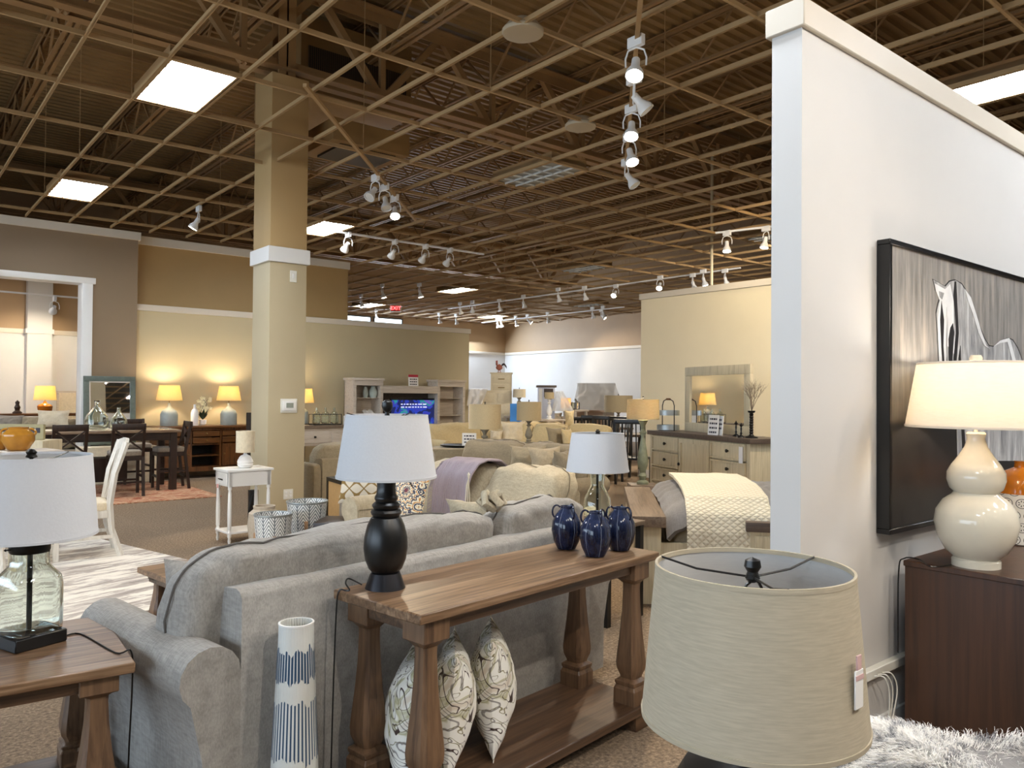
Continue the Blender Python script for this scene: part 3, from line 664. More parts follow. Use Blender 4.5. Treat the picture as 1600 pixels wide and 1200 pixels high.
def baluster(x, y, z0, z1, w):
    """chunky square-section turned leg: block, neck, flare down to a belly, ring, plinth"""
    h = z1 - z0; m = MB()
    m.cbox(x, y, z1 - .075 * h / .6, w, w, .075 * h / .6, .003)
    pr = [(.50, .0), (.50, .10), (.47, .11), (.43, .125), (.47, .14), (.47, .155), (.34, .175), (.36, .19), (.46, .235), (.48, .28), (.44, .36), (.36, .50), (.295, .66), (.27, .80), (.28, .84), (.38, .865), (.47, .875)]
    vs = []; fs = []; c = .30
    for r, q in pr:
        R = r * w; k = R * (1 - c if q > .155 and q < .86 else .93)
        for px_, py_ in ((R, k), (k, R), (-k, R), (-R, k), (-R, -k), (-k, -R), (k, -R), (R, -k)): vs.append((x + px_, y + py_, z0 + q * h))
    for i in range(len(pr) - 1):
        for j in range(8): fs.append((i * 8 + j, i * 8 + (j + 1) % 8, i * 8 + 8 + (j + 1) % 8, i * 8 + 8 + j))
    fs += [tuple(range(7, -1, -1)), tuple(range(8 * len(pr) - 8, 8 * len(pr)))]
    return m.add(vs, fs)
def sofa_table(name, lab, loc, rz, w, d, h, lw=.115, top_t=.035, shelf=True):
    t = thing(name, lab, 'table', loc, rz)
    MB().box(0, w, 0, d, h - top_t, h, .004).build('tabletop', M['rustic'], t)
    i = .05
    MB().box(i + .03, w - i - .03, i, i + .02, h - top_t - .05, h - top_t).box(i + .03, w - i - .03, d - i - .02, d - i, h - top_t - .05, h - top_t).box(i, i + .02, i, d - i, h - top_t - .05, h - top_t).box(w - i - .02, w - i, i, d - i, h - top_t - .05, h - top_t).build('apron', M['rusticx'], t)
    for lx in (.10, w - .10):
        for ly in (.085, d - .085): baluster(lx, ly, .115, h - top_t, lw).build('leg', M['rusticz'], t, 28)
    MB().box(0.01, w - .01, 0.01, d - .01, .075, .115, .004).box(.04, .14, .03, d - .03, 0, .075).box(w - .14, w - .04, .03, d - .03, 0, .075).build('shelf', M['rusticx'], t)
    return t
sofa_table('console_table', 'long weathered brown console table with baluster legs behind the grey sofa', L(0, 0), A8, 1.44, .48, .79)
ET = (0.685, 2.74); sofa_table('end_table', 'weathered brown end table carrying the square glass lamp', (ET[0] - .66 * cos(radians(-4)), ET[1] + .66 * sin(radians(4)) , 0), radians(-4), .66, .66, .62, .115)

M['lining_lit'] = shade_mat('glowing_shade_lining', '#f4efe6', '#f0eadf', .9)
M['lining'] = shade_mat('white_shade_lining', '#e9e9e8', '#e4e4e4', .45)
# shades -------------------------------------------------------------
def shade(m, r0, r1, z0, z1, parent, name='lamp_shade', n=48, t=.003, sy=1, trim=True, lit=False):
    mb = MB(); mb.lathe([(r0, z0), (r1, z1), (r1 - t * .6, z1), (r0 - t * .6, z0), (r0, z0)], n, caps=False, sy=sy)
    s = mb.build(name, m, parent)
    MB().lathe([(r0 - t * .7, z0 + .001), (r1 - t * .7, z1 - .001), (r1 - t, z1 - .001), (r0 - t, z0 + .001), (r0 - t * .7, z0 + .001)], n, caps=False, sy=sy).build('shade_lining', M['lining_lit' if lit else 'lining'], s)
    if trim:
        q = MB(); q.lathe([(r0 + .001, z0 - .001), (r0 + .0016, z0 + .008), (r0 - .004, z0 + .008), (r0 - .004, z0 - .001), (r0 + .001, z0 - .001)], n, caps=False, sy=sy); q.build('lower_trim', m, s); q = MB()
        q.lathe([(r1 + .0014, z1 - .008), (r1 + .001, z1 + .001), (r1 - .004, z1 + .001), (r1 - .004, z1 - .008), (r1 + .0014, z1 - .008)], n, caps=False, sy=sy); q.build('upper_trim', m, s)
    return s
def spider(r, z, parent, m, rot=.4):
    q = MB()
    for k in range(3):
        a = rot + k * 2 * pi / 3; q.tube([(0, 0, z), (r * .6 * cos(a), r * .6 * sin(a), z + .004), (r * cos(a), r * sin(a), z + .02)], .0022, 6)
    q.lathe([(.012, z - .006), (.012, z + .006)], 12); q.build('shade_spider', m, parent)
def bulb(parent, z, power, col=(1, .82, .56), on=True):
    MB().lathe([(0, -.01), (.012, 0), (.014, .02), (.028, .05), (.03, .07), (.022, .09), (0, .098)], 16, cz=z).build('bulb', M['bulb'] if on else M['spot_off'], parent)
    if on:
        l = bpy.data.lights.new('bulb_light', 'POINT'); l.energy = power; l.color = col; l.shadow_soft_size = .05
        o = bpy.data.objects.new('bulb_light', l); COL.objects.link(o); o.location = (0, 0, z + .15); o.parent = parent
# black urn lamp
t = thing('table_lamp', 'black turned urn table lamp with white shade on the console table', 'table lamp', L(.15, .37, .79))
MB().lathe([(.074, 0), (.072, .006), (.054, .056), (.046, .058)], 40).build('lamp_base', plain('dark_pewter', '#2b2a2e', .3, metal=.6), t)
MB().lathe([(.045, .055), (.062, .072), (.075, .105), (.081, .145), (.079, .185), (.068, .23), (.055, .258), (.047, .262), (.053, .268), (.057, .278), (.052, .287), (.044, .289), (.050, .296), (.052, .304), (.045, .312), (.038, .316), (.043, .326), (.042, .334), (.036, .345), (.034, .37), (.036, .40), (.033, .45)], 48).build('lamp_body', M['black'], t)
shade(M['shade_white'], .184, .150, .405, .635, t); spider(.148, .62, t, M['black'])
MB().lathe([(.006, .61), (.010, .63), (.008, .645), (.016, .652), (.021, .667), (.019, .682), (.008, .69), (.0, .691)], 18).build('finial', M['black'], t)
MB().lathe([(.004, .44), (.004, .61)], 8).lathe([(.017, .44), (.017, .5)], 12).build('lamp_rod', M['black'], t)
MB().tube([(0, -.01, .43), (.05, -.05, .44), (.058, -.055, .40), (.075, -.06, .37)], .0025, 6).build('switch_cord', M['black'], t)
one('lamp_cord', MB().tube(smooth([L(.09, .43, .80), L(.05, .455, .825), L(.025, .44, .815), L(.02, .41, .797), L(.012, .42, .794), L(-.005, .44, .79), L(-.008, .45, .7), L(-.01, .46, .4), L(-.01, .47, .02)]), .003, 6), M['black'], 'black cord looping from the urn lamp over the console edge', 'cord')
# glass jug lamp on the end table
def glass_lamp(lab, loc, s=1.0, square=True, sh=(.212, .190, .375, .655), rz=.35, body_only=False):
    t = thing('glass_table_lamp', lab, 'table lamp', loc, rz)
    e = 5 if square else None
    if square:
        MB().cbox(0, 0, 0, .175, .175, .045, .004).build('lamp_base', M['black'], t)
        pr = [(.082, .046), (.086, .05), (.088, .07), (.088, .205), (.083, .235), (.062, .262), (.052, .275), (.050, .30), (.052, .325)]
    else:
        MB().lathe([(.09, 0), (.09, .012)], 32).build('lamp_base', M['black'], t)
        pr = [(.05, .013), (.09, .02), (.098, .08), (.09, .15), (.065, .20), (.048, .23), (.046, .25), (.050, .28), (.054, .325)]
    inner = [(r - .006, z + (.006 if i == 0 else 0)) for i, (r, z) in enumerate(pr)][::-1]
    MB().lathe(pr + inner, 48, sq=e, caps=True).build('glass_body', M['glass'], t)
    c = MB().lathe([(.060, .318), (.064, .325), (.064, .352), (.05, .362), (.03, .366)], 32)
    for a in (0, pi): c.tube([(.06 * cos(a), .06 * sin(a), .336), (.075 * cos(a), .075 * sin(a), .336)], .003, 6); c.lathe([(0, -.005), (.006, 0), (0, .005)], 10, .08 * cos(a), .08 * sin(a), .336)
    c.build('collar', M['blackmetal'], t)
    MB().lathe([(.009, .05), (.009, .62)], 12).lathe([(.018, .4), (.018, .47)], 12).build('lamp_rod', M['blackmetal'], t)
    shade(M['shade_white'], *sh, t); spider(sh[1] - .003, sh[3] - .02, t, M['steelgrey'])
    MB().lathe([(.006, sh[3] - .03), (.006, sh[3] - .01), (.019, sh[3] - .005), (.014, sh[3] + .004), (.018, sh[3] + .012), (.008, sh[3] + .022), (0, sh[3] + .024)], 16).build('finial', M['blackmetal'], t)
    t.scale = (s, s, s); return t
E1 = at(44, 1005, .62)
glass_lamp('square clear glass jug lamp with white drum shade on the end table', (E1.x, E1.y, .62))
c_ = [Vector((E1.x + .09, E1.y - .03, .626)), Vector((E1.x + .16, E1.y + .0, .623)), Vector((.655, 2.87, .623)), Vector((.70, 2.86, .622)), Vector((.705, 2.86, .5)), Vector((.70, 2.87, .25)), Vector((.71, 2.9, .02)), Vector((.8, 2.86, .01))]
one('lamp_cord', MB().tube(smooth(c_), .003, 6), M['black'], 'black cord running off the end table beside the sofa arm', 'cord')
one('power_strip', MB().box(-.12, .12, -.03, .03, 0, .04, .006), M['black'], 'black power strip on the carpet beside the sofa arm', 'power strip', (.86, 3.02, 0), 1.2)
# second glass lamp beyond the blue vases
P_ = atD(933, 812, 5.35)
MB_ = MB()
t = thing('side_table', 'small dark side table carrying the round glass lamp', 'table', (P_.x, P_.y, 0), A8)
MB().box(-.22, .22, -.25, .25, P_.z - .03, P_.z, .004).build('tabletop', M['greywood'], t)
for sx in (-.19, .19):
    for sy_ in (-.22, .22): MB().cbox(sx, sy_, 0, .04, .04, P_.z - .03).build('leg', M['black'], t)
glass_lamp('round clear glass lamp with ivory shade standing beyond the blue vases', (P_.x, P_.y, P_.z), 1.0, False, (.216, .180, .335, .595))

# blue vases
def vase(lab, u, n, rz):
    t = thing('blue_vase', lab, 'vase', L(u, n, .79), rz, None)
    MB().lathe([(.032, 0), (.044, .004), (.062, .04), (.072, .085), (.068, .13), (.052, .163), (.034, .182), (.030, .190), (.032, .199), (.028, .199), (.026, .188), (.03, .17), (.05, .13), (.05, .05), (.0, .02)], 48, ripple=(6, -.03)).build('vase_body', M['navy'], t)
    for k in range(3):
        a = k * 2 * pi / 3; q = []
        for i in range(11):
            g = -1.2 + 3.6 * i / 10; r = .034 + .028 * (.55 + cos(g) * .9) * .8; z = .166 + .030 * sin(g) + .006
            q.append((r * cos(a), r * sin(a), z))
        MB().tube(q, .0042, 8).build('handle', M['navyh'], t)
    return t
M['navyh'] = plain('navy_handle_glaze', '#161b33', .2)
vase('navy ceramic vase with loop handles, set back beside the sofa', 1.19, .345, .3); vase('navy ceramic vase with loop handles, standing in front of the other two', 1.15, .15, .1); vase('navy ceramic vase with pale streaked glaze, nearest the console corner', 1.34, .15, .55)
# tall ribbed floor vase
P_ = atD(463, 975, 2.62)
t = thing('floor_vase', 'tall white and indigo ribbed floor vase leaning before the grey sofa', 'vase', (P_.x, P_.y, 0))
H_ = P_.z + .005
MB().lathe([(.062, 0), (.078, .02), (.082, .1), (.076, .3), (.066, .52), (.0585, H_ - .06), (.0575, H_), (.052, H_), (.054, H_ - .2), (.06, .3), (0, .05)], 144, ripple=(36, -.03)).build('vase_body', M['indigo'], t)
MB().lathe([(.0585, H_ - .004), (.059, H_ + .002), (.0525, H_ + .003), (.052, H_ - .004), (.0585, H_ - .004)], 48, caps=False).build('rim', M['white'], t)
# marbled pillows
for (x, y, d, lab, tilt, s) in [(771, 1197, 2.58, 'marbled white throw pillow on the console shelf, nearest the middle of the shelf', -.03, 1), (707, 1228, 2.56, 'marbled white throw pillow standing between the other two on the shelf', .06, 2), (640, 1262, 2.56, 'marbled white throw pillow partly hidden behind the front console leg', .10, 3)]:
    P_ = at(x, y, .12); w = MB().pillow(.40, .445, .19, s * 3, 26, .012, .07, 2.0)
    o = one('throw_pillow', w, M['marble'], lab, 'pillow', (P_.x + .14 + [0, 0, -.04, -.03][s], P_.y + .18 + [0, 0, 0, .03][s], .117), radians([0, 52, 55, 58][s]), None, ry=0, rx=tilt)

# ------------------------------------------------------------------ sofas
def arm_poly(w, h, r, side):
    """rolled arm outline in xz, inner face at x=0, outwards +x"""
    p = [(0, .06), (0, h - r * .9)]
    for i in range(11):
        a = pi - i * (pi * 1.28) / 10; p.append((w * .5 + (w * .5 + .0) * cos(a) * 1.0, h - r + r * sin(a)))
    p += [(w * .62, .30), (w * .60, .06)]
    return [(x * side, z) for x, z in p]
def sofa(name, lab, loc, rz, W_, D_, Hb, ah, aw, nc, fm, cush=None, bc_h=None, bt=.2, seat_z=.46, skirt=True, pipe=None, seed=0, wr=.02, bc_t=.24, cat='sofa', box_arm=False, rake=.0, splits=None, overhang=.12, legs=True, lean=.12):
    t = thing(name, lab, cat, loc, rz); m0 = fm
    MB().box(-W_ / 2, W_ / 2, .02, D_ - .02, .07, .32, .02).build('base_frame', m0, t)
    m = MB(); m.prism([(0, .05), (.0, Hb - .03), (.015, Hb - .008), (.04, Hb), (bt - .05, Hb - .01), (bt, Hb - .06), (bt + .05, .3), (bt + .05, .05)], -W_ / 2, W_ / 2, 'x'); m.build('back_panel', m0, t, 50)
    for s in (-1, 1):
        m = MB()
        if box_arm: m.soft(s * W_ / 2 if s > 0 else -W_ / 2 - aw, s * W_ / 2 + aw if s > 0 else -W_ / 2, 0, D_, .06, ah, 9, 8)
        else:
            poly = [(x + s * W_ / 2, z) for x, z in arm_poly(aw, ah, aw * .48, s)]
            c0 = [(sum(q[0] for q in poly) / len(poly)), sum(q[1] for q in poly) / len(poly)]
            m.prism(poly, 0.0, D_ - .012, 'y'); sm = [(c0[0] + (x - c0[0]) * .95, c0[1] + (z - c0[1]) * .985) for x, z in poly]; m.prism(sm, D_ - .012, D_, 'y')
        m.build('arm', m0, t, 45)
    if legs:
        for s in (-1, 1):
            for yy in (.08, D_ - .08): MB().lathe([(.02, 0), (.03, .07)], 12, s * (W_ / 2 - .0), yy).build('leg', M['dkwood'], t)
    xs = splits or [-W_ / 2 + .01 + (W_ - .02) * k / nc for k in range(nc + 1)]
    cm = cush or fm
    for k in range(nc):
        a, b = xs[k] + .006, xs[k + 1] - .006
        sc_ = MB().soft(a, b, bt + .03, D_ + .02, .30, seat_z, 7, 10, .006, seed + k).build('seat_cushion', cm, t, 80)
        top = bc_h or Hb + .1
        m = MB(); m.soft(a - (overhang if k == 0 else 0), b + (overhang if k == nc - 1 else 0), bt - .03, bt + bc_t, seat_z - .01, top, 5, 16, wr, seed + k * 7 + 1)
        z0 = seat_z
        m.v = [Vector((v.x, v.y - lean * max(0, (v.z - z0)) / (top - z0), v.z)) for v in m.v]
        bc = m.build('back_cushion', cm, t, 80)
        if pipe:
            q = []; x0, x1 = a - (overhang if k == 0 else 0), b + (overhang if k == nc - 1 else 0)
            for yy in (bt - .03 + (bc_t + .03) / 2,):
                q = []
                for i in range(72):
                    g = 2 * pi * i / 72; X = math.copysign(abs(cos(g)) ** .4, cos(g)); Z = math.copysign(abs(sin(g)) ** .4, sin(g))
                    qq = Vector((X, 0, Z)); ln_ = (abs(X) ** 5 + abs(Z) ** 5) ** .2; qq /= max(ln_, 1e-6); oo = Vector((qq.x * (x1 - x0) / 2, 0, qq.z * (top - z0) / 2)); kk_ = Vector((oo.x * 5 + seed + k * 7 + 1, 0, oo.z * 5)); oo += qq * (noise.noise(kk_) * wr + noise.noise(kk_ * 2.7) * wr * .5 + .004); X_ = (x0 + x1) / 2 + oo.x; Z_ = (z0 + top) / 2 + oo.z
                    q.append((X_, yy - lean * max(0, Z_ - z0) / (top - z0), Z_))
                MB().tube(q, .004, 6, True).build('piping', pipe, bc)
    return t
# near grey sofa, seen from behind
s1 = sofa('sofa', 'grey tweed rolled arm sofa seen from behind the console table', L(.645, .53), A8, 1.95, .90, .835, .67, .21, 2, M['sofa1'], splits=[-.975, .45, .975], bc_h=.955, pipe=M['pipe'], seed=3, wr=.03, overhang=.13, bc_t=.27, lean=.10)
# facing beige sofa
S2 = L(3.0, 2.36); s2 = sofa('sofa', 'beige tweed sofa facing the grey sofa, lavender throw on its back', S2, A8 + pi / 2, 1.42, .98, .80, .69, .22, 2, M['sofa2'], pipe=M['pipe2'], bc_h=.955, seed=11, wr=.03, bc_t=.30, lean=.25, overhang=.03)
def onsofa(base, rz, x, y, z=0): return (base[0] + x * cos(rz) - y * sin(rz), base[1] + x * sin(rz) + y * cos(rz), z)
R2 = A8 + pi / 2
# lavender throw over the back cushion
prof = [(.62, .50), (.60, .62), (.575, .8), (.53, .93), (.46, 1.01), (.36, 1.035), (.22, 1.02), (.10, .95), (.03, .85), (-.02, .70)]
def thr(a, b):
    k = b * (len(prof) - 1); i = min(int(k), len(prof) - 2); f = k - i
    y = prof[i][0] * (1 - f) + prof[i + 1][0] * f; z = prof[i][1] * (1 - f) + prof[i + 1][1] * f
    x = .20 + (a - .5) * .36 * (1 + .1 * sin(b * 5)) + .02 * sin(b * 7); return (x, y - .12 + .012 * sin(a * 19 + b * 4), z - .045 + .006 * sin(a * 13))
t = thing('throw_blanket', 'lavender knitted throw draped over the beige sofa back', 'blanket', (S2[0], S2[1], 0), R2)
MB().sheet(thr, 24, 40, .012).build('blanket_cloth', M['lav'], t)
m = MB(); r_ = random.Random(5)
for k in range(90):
    b = k / 89; p_ = thr(1, b * .55); m.tube([p_, (p_[0] + .025, p_[1] + r_.uniform(-.01, .02), p_[2] - .01), (p_[0] + .045, p_[1] + .01, p_[2] - .03)], .0022, 4)
m.build('fringe', M['lav'], t)
p_ = onsofa(S2, R2, .33, .92); one('throw_pillow', MB().pillow(.50, .48, .17, 2, 20), M['medal'], 'square medallion patterned pillow beside the lavender throw', 'pillow', (p_[0], p_[1], .44), R2 + .1, rx=.25)
p_ = onsofa(S2, R2, -.42, .74); one('throw_pillow', MB().pillow(.40, .36, .16, 9, 18, .03), M['sofa2'], 'small beige pillow with a knotted corner on the facing sofa seat', 'pillow', (p_[0], p_[1], .46), R2 + .2, rx=-.5)
m = MB()
for k in range(5):
    a = k * 1.25; m.tube([(0, 0, 0), (.03 * cos(a), .03 * sin(a), .03), (.045 * cos(a + .7), .045 * sin(a + .7), .0), (.02 * cos(a + 1.4), .02 * sin(a + 1.4), -.02), (0, 0, 0)], .016, 8)
P_ = L(1.10, .74, .975); one('knotted_bow', m, M['sofa2'], 'knotted beige fabric bow on top of the grey sofa back', 'bow', P_, .3).scale = (1.35, 1.35, 1.35)
m = MB(); 
for k in range(3): m.tube([(0, 0, 0), (.01 * (k - 1), .012, -.05), (.015 * (k - 1), .01, -.1), (.02 * (k - 1), .01, -.18)], .004, 6)
m.lathe([(0, .05), (.012, .03), (.006, 0)], 8); p_ = onsofa(S2, R2, -.13, .60)
one('tassel', m, M['cer_white'], 'thin ivory tassel cord hanging on the facing beige sofa cushion', 'tassel', (p_[0], p_[1], .88))
# pillow at the far end of the grey sofa
p_ = L(-.17, 1.10, .46); one('throw_pillow', MB().pillow(.36, .38, .15, 4, 20, .02), M['sofa1'], 'grey pillow leaning against the rolled arm of the grey sofa', 'pillow', p_, A8 - .55, rx=-.35)
# coffee table in front
CT = at(214, 886, .46) - N8 * .55
t = sofa_table('coffee_table', 'low weathered brown table beyond the grey sofa arm', (CT.x, CT.y, 0), radians(8), 1.1, .55, .46, .1)

# ------------------------------------------------------------------ near right: linen lamp, partition picture, chest
LX = atD(1176, 885, 1.475); LB = LX.z - .26
t = thing('table_lamp', 'close black lamp with large natural linen drum shade and price tag', 'table lamp', (LX.x, LX.y, .5))
zt, zb = LX.z - .5 + .0, LX.z - .5 - .285
MB().lathe([(.07, 0), (.08, .01), (.075, .03), (.06, .05), (.10, .12), (.138, .22), (.142, .27), (.125, .30), (.075, .318), (.036, .328), (.032, .345), (.04, .385), (.045, .42), (.03, .43)], 56).build('lamp_body', M['black'], t)
sh_ = shade(M['shade_lin'], .206, .181, zb, zt, t, n=64)
spider(.179, zt - .02, t, M['black'], 1.95)
MB().lathe([(.006, zt - .03), (.014, zt - .022), (.010, zt - .01), (.016, zt + .0), (.014, zt + .012), (0, zt + .018)], 16).build('finial', M['black'], t)
MB().tube([(-.04, 0, zt - .1), (-.042, 0, zt - .06), (-.02, 0, zt - .032), (.0, 0, zt - .026), (.02, 0, zt - .032), (.042, 0, zt - .06), (.04, 0, zt - .1)], .003, 6).build('harp', M['black'], t); MB().lathe([(.02, .42), (.02, zt - .2)], 12).build('lamp_rod', M['black'], t)
a = math.atan2(-LX.y, -LX.x) + radians(58); 
tg = MB(); r = .203
tg.M = Matrix.Translation((r * cos(a), r * sin(a), zt - .16)) @ Matrix.Rotation(a, 4, 'Z')
tg.box(-.001, .002, -.014, .014, -.045, .02, .0008); tg.build('price_tag', M['paper'], t)
tg = MB(); tg.M = Matrix.Translation((r * cos(a), r * sin(a), zt - .16)) @ Matrix.Rotation(a, 4, 'Z'); tg.box(.0, .003, -.0135, .0135, .004, .012); tg.box(-.001, .002, -.008, .008, .02, .045, .0008); tg.build('tag_band', plain('pink_tag_print', '#cda8a5', .6), t)
st = thing('side_table', 'small dark table just under the frame carrying the linen lamp', 'table', (LX.x, LX.y, 0))
MB().box(-.19, .19, -.19, .19, .47, .5, .004).build('tabletop', M['dkwoodx'], st)
for sx in (-.16, .16):
    for sy_ in (-.16, .16): MB().cbox(sx, sy_, 0, .04, .04, .47).build('leg', M['dkwood'], st)

# horse painting on the partition
PY = 1.54; tl = atY(1391, 372, PY); bl = atY(1391, 836, PY); x0, x1, z0, z1 = tl.x, tl.x + 1.9, bl.z, tl.z
t = thing('framed_painting', 'large black framed grey painting of a white horse on the partition', 'painting', (x0, PY, z0))
w_, h_ = x1 - x0, z1 - z0
f = .022
MB().box(0, w_, 0, .058, 0, f, .002).box(0, w_, 0, .058, h_ - f, h_, .002).box(0, f, 0, .058, f, h_ - f, .002).box(w_ - f, w_, 0, .058, f, h_ - f, .002).build('frame', plain('black_frame', '#0c0b0b', .3), t)
cv = MB().box(f + .004, w_ - f, .012, .05, f, h_ - f).build('canvas', M['canvas'], t)
def CP(pts):
    r = []
    for x, y in pts: q = atY(x, y, PY + .0115); r.append((q.x - x0, q.z - z0))
    return r
def patch(name, pts, m, dy): 
    p_ = CP(pts); MB().prism(p_, .0115 - dy, .0125 - dy + .0004, 'y').build(name, m, cv)
body = [(1477, 448), (1484, 440), (1493, 438), (1502, 444), (1507, 452), (1513, 462), (1521, 485), (1530, 510), (1538, 530), (1545, 541), (1552, 542), (1562, 533), (1575, 529), (1582, 532), (1590, 545), (1603, 580), (1615, 650), (1618, 720), (1496, 720), (1494, 640), (1486, 610), (1480, 595), (1471, 594), (1467, 560), (1465, 520), (1463, 490), (1466, 475), (1469, 466), (1462, 455), (1458, 437)]
patch('horse_outline', [(x - 1.2 if x < 1500 else x + 1.0, y - 1.6) for x, y in body], M['horse_line'], 0)
patch('horse_figure', body, M['horse'], .0012)
patch('horse_face', [(1476, 452), (1484, 444), (1489, 470), (1490, 520), (1491, 555), (1486, 548), (1480, 540), (1473, 595), (1468, 594), (1466, 545), (1465, 495), (1468, 470), (1462, 455), (1460, 443)], M['horse_light'], .0026)
patch('mane_line', [(1491, 440), (1493, 440), (1495, 480), (1497, 520), (1494, 558), (1490, 590), (1489, 560), (1493, 520), (1491, 480), (1489, 462)], M['horse_line'], .0036)
patch('jaw_shadow', [(1484, 512), (1488, 505), (1490, 520), (1487, 560), (1488, 600), (1484, 600), (1482, 560), (1481, 530)], M['horse_line'], .0036)
patch('forelock', [(1470, 470), (1474, 500), (1473, 540), (1476, 590), (1473, 594), (1470, 545), (1468, 500)], M['horse_line'], .0036)
patch('cheek_line', [(1478, 480), (1480, 500), (1479, 540), (1482, 590), (1480, 595), (1477, 540), (1477, 500)], M['horse'], .0036)
patch('ear_shadow', [(1466, 455), (1474, 458), (1471, 468), (1467, 464)], M['horse'], .0036)
patch('back_line', [(1552, 541), (1562, 532), (1576, 528), (1580, 540), (1588, 570), (1592, 620), (1588, 600), (1580, 560), (1573, 534), (1562, 536)], M['horse_light'], .0036)
patch('shoulder_line', [(1497, 560), (1500, 540), (1502, 600), (1508, 700), (1503, 700)], M['horse_line'], .0026)
patch('neck_line', [(1507, 452), (1516, 465), (1524, 490), (1533, 520), (1540, 540), (1546, 545), (1537, 540), (1528, 520), (1519, 490), (1511, 468)], M['horse_light'], .0036)

# walnut chest by the partition
c1 = at(1411, 875, .8)
t = thing('chest_of_drawers', 'dark walnut chest with plain side standing beside the partition painting', 'chest', (c1.x, c1.y, 0))
W2, Dp = 1.2, .47
MB().box(-.0, W2, -Dp, .0, .775, .8, .003).build('top', M['chestwood'], t)
MB().box(.008, .035, -Dp + .01, -.005, .06, .775).box(W2 - .035, W2 - .008, -Dp + .01, -.005, .06, .775).box(.03, W2 - .03, -.02, -.005, .06, .775).box(.03, W2 - .03, -Dp + .03, -.01, .06, .09).build('carcass', M['chestwood'], t)
for j in range(3):
    for i in range(2):
        d_ = MB().box(.04 + i * .56, .59 + i * .56, -Dp + .005, -Dp + .03, .1 + j * .222, .315 + j * .222, .003).build('drawer', M['chestwood'], t)
        MB().tube([(.22 + i * .56, -Dp + .005, .21 + j * .222), (.22 + i * .56, -Dp - .02, .21 + j * .222), (.41 + i * .56, -Dp - .02, .21 + j * .222), (.41 + i * .56, -Dp + .005, .21 + j * .222)], .005, 8).build('pull', M['brass'], d_)
for i in (.03, W2 - .09): 
    for j in (-Dp + .02, -.07): MB().box(i, i + .06, j, j + .05, 0, .062).build('foot', M['chestwood'], t)
g = at(1525, 884, .8)
t = thing('gourd_lamp', 'ivory double gourd ceramic lamp with lit wide white shade', 'table lamp', (g.x, g.y, .8))
sc = prj_d = (Vector((g.x, g.y, .8)) - CO).dot(CF); q = lambda n: px(n, sc)
MB().lathe([(q(34), 0), (q(34), q(10)), (q(31), q(13)), (q(43), q(24)), (q(54), q(44)), (q(59), q(68)), (q(56), q(86)), (q(46), q(102)), (q(34), q(111)), (q(31), q(115)), (q(37), q(121)), (q(41), q(134)), (q(40.5), q(146)), (q(34), q(158)), (q(24), q(172)), (q(16), q(186)), (q(12.5), q(198)), (q(14), q(206)), (q(12), q(209)), (0, q(209))], 64).build('lamp_body', M['cer_white'], t)
MB().lathe([(.008, q(208)), (.008, q(290))], 12).build('lamp_rod', M['white_plastic'], t)
shade(M['shade_ivory'], q(100), q(83), q(216), q(332) - .09 + .05, t, n=64, lit=True)
zt2 = q(332) - .04
spider(q(80), zt2 - .02, t, M['white_plastic']); bulb(t, q(236), 4, (1, .93, .82))
MB().lathe([(.006, zt2 - .03), (.008, zt2), (.024, zt2 + .006), (.026, zt2 + .02), (.02, zt2 + .032), (0, zt2 + .034)], 20).build('finial', M['cer_white'], t)
one('lamp_cord', MB().tube(smooth([(g.x - .1, g.y + .06, .806), (g.x - .2, g.y + .1, .806), (c1.x + .04, c1.y - .05, .806), (c1.x - .01, c1.y - .01, .81), (c1.x - .02, c1.y + .01, .75), (c1.x - .02, c1.y + .012, .4)]), .003, 6), M['black'], 'black cord of the gourd lamp crossing the walnut chest top', 'cord')
b_ = at(1597, 848, .8)
sb = (Vector((b_.x, b_.y, .8)) - CO).dot(CF); 
t = thing('medallion_bottle', 'white medallion printed bottle vase with amber shoulder behind the gourd lamp', 'vase', (b_.x - .02, b_.y, .8), 1.0)
MB().lathe([(px(28, sb), 0), (px(31, sb), .006), (px(33, sb), px(78, sb))], 56).build('lower_body', M['medcer'], t)
MB().lathe([(px(33, sb), px(78, sb)), (px(32.5, sb), px(98, sb)), (px(22, sb), px(112, sb)), (px(9, sb), px(118, sb)), (px(8, sb), px(126, sb)), (px(9, sb), px(128, sb)), (0, px(128, sb))], 56).build('shoulder', M['orange'], t)
# raceway and hanging cords by the partition
r0 = atY(1350, 1056, 1.585)
t = thing('cable_raceway', 'white wall raceway strip with cords low on the partition', 'cable strip', (r0.x, 1.565, r0.z))
MB().box(-.12, 1.1, -.0, .034, -.02, .02, .003).build('channel', M['white_plastic'], t)
for k, dx in enumerate((.03, .06, .10)): MB().tube(smooth([(dx, -.01, -.0), (dx + .015, -.045, .0), (dx + .05, -.05, -.08), (dx + .06 - k * .02, -.035, -.25), (dx + .05, -.01, -.45)]), .003, 6).build('cord', M['white_plastic'], t)

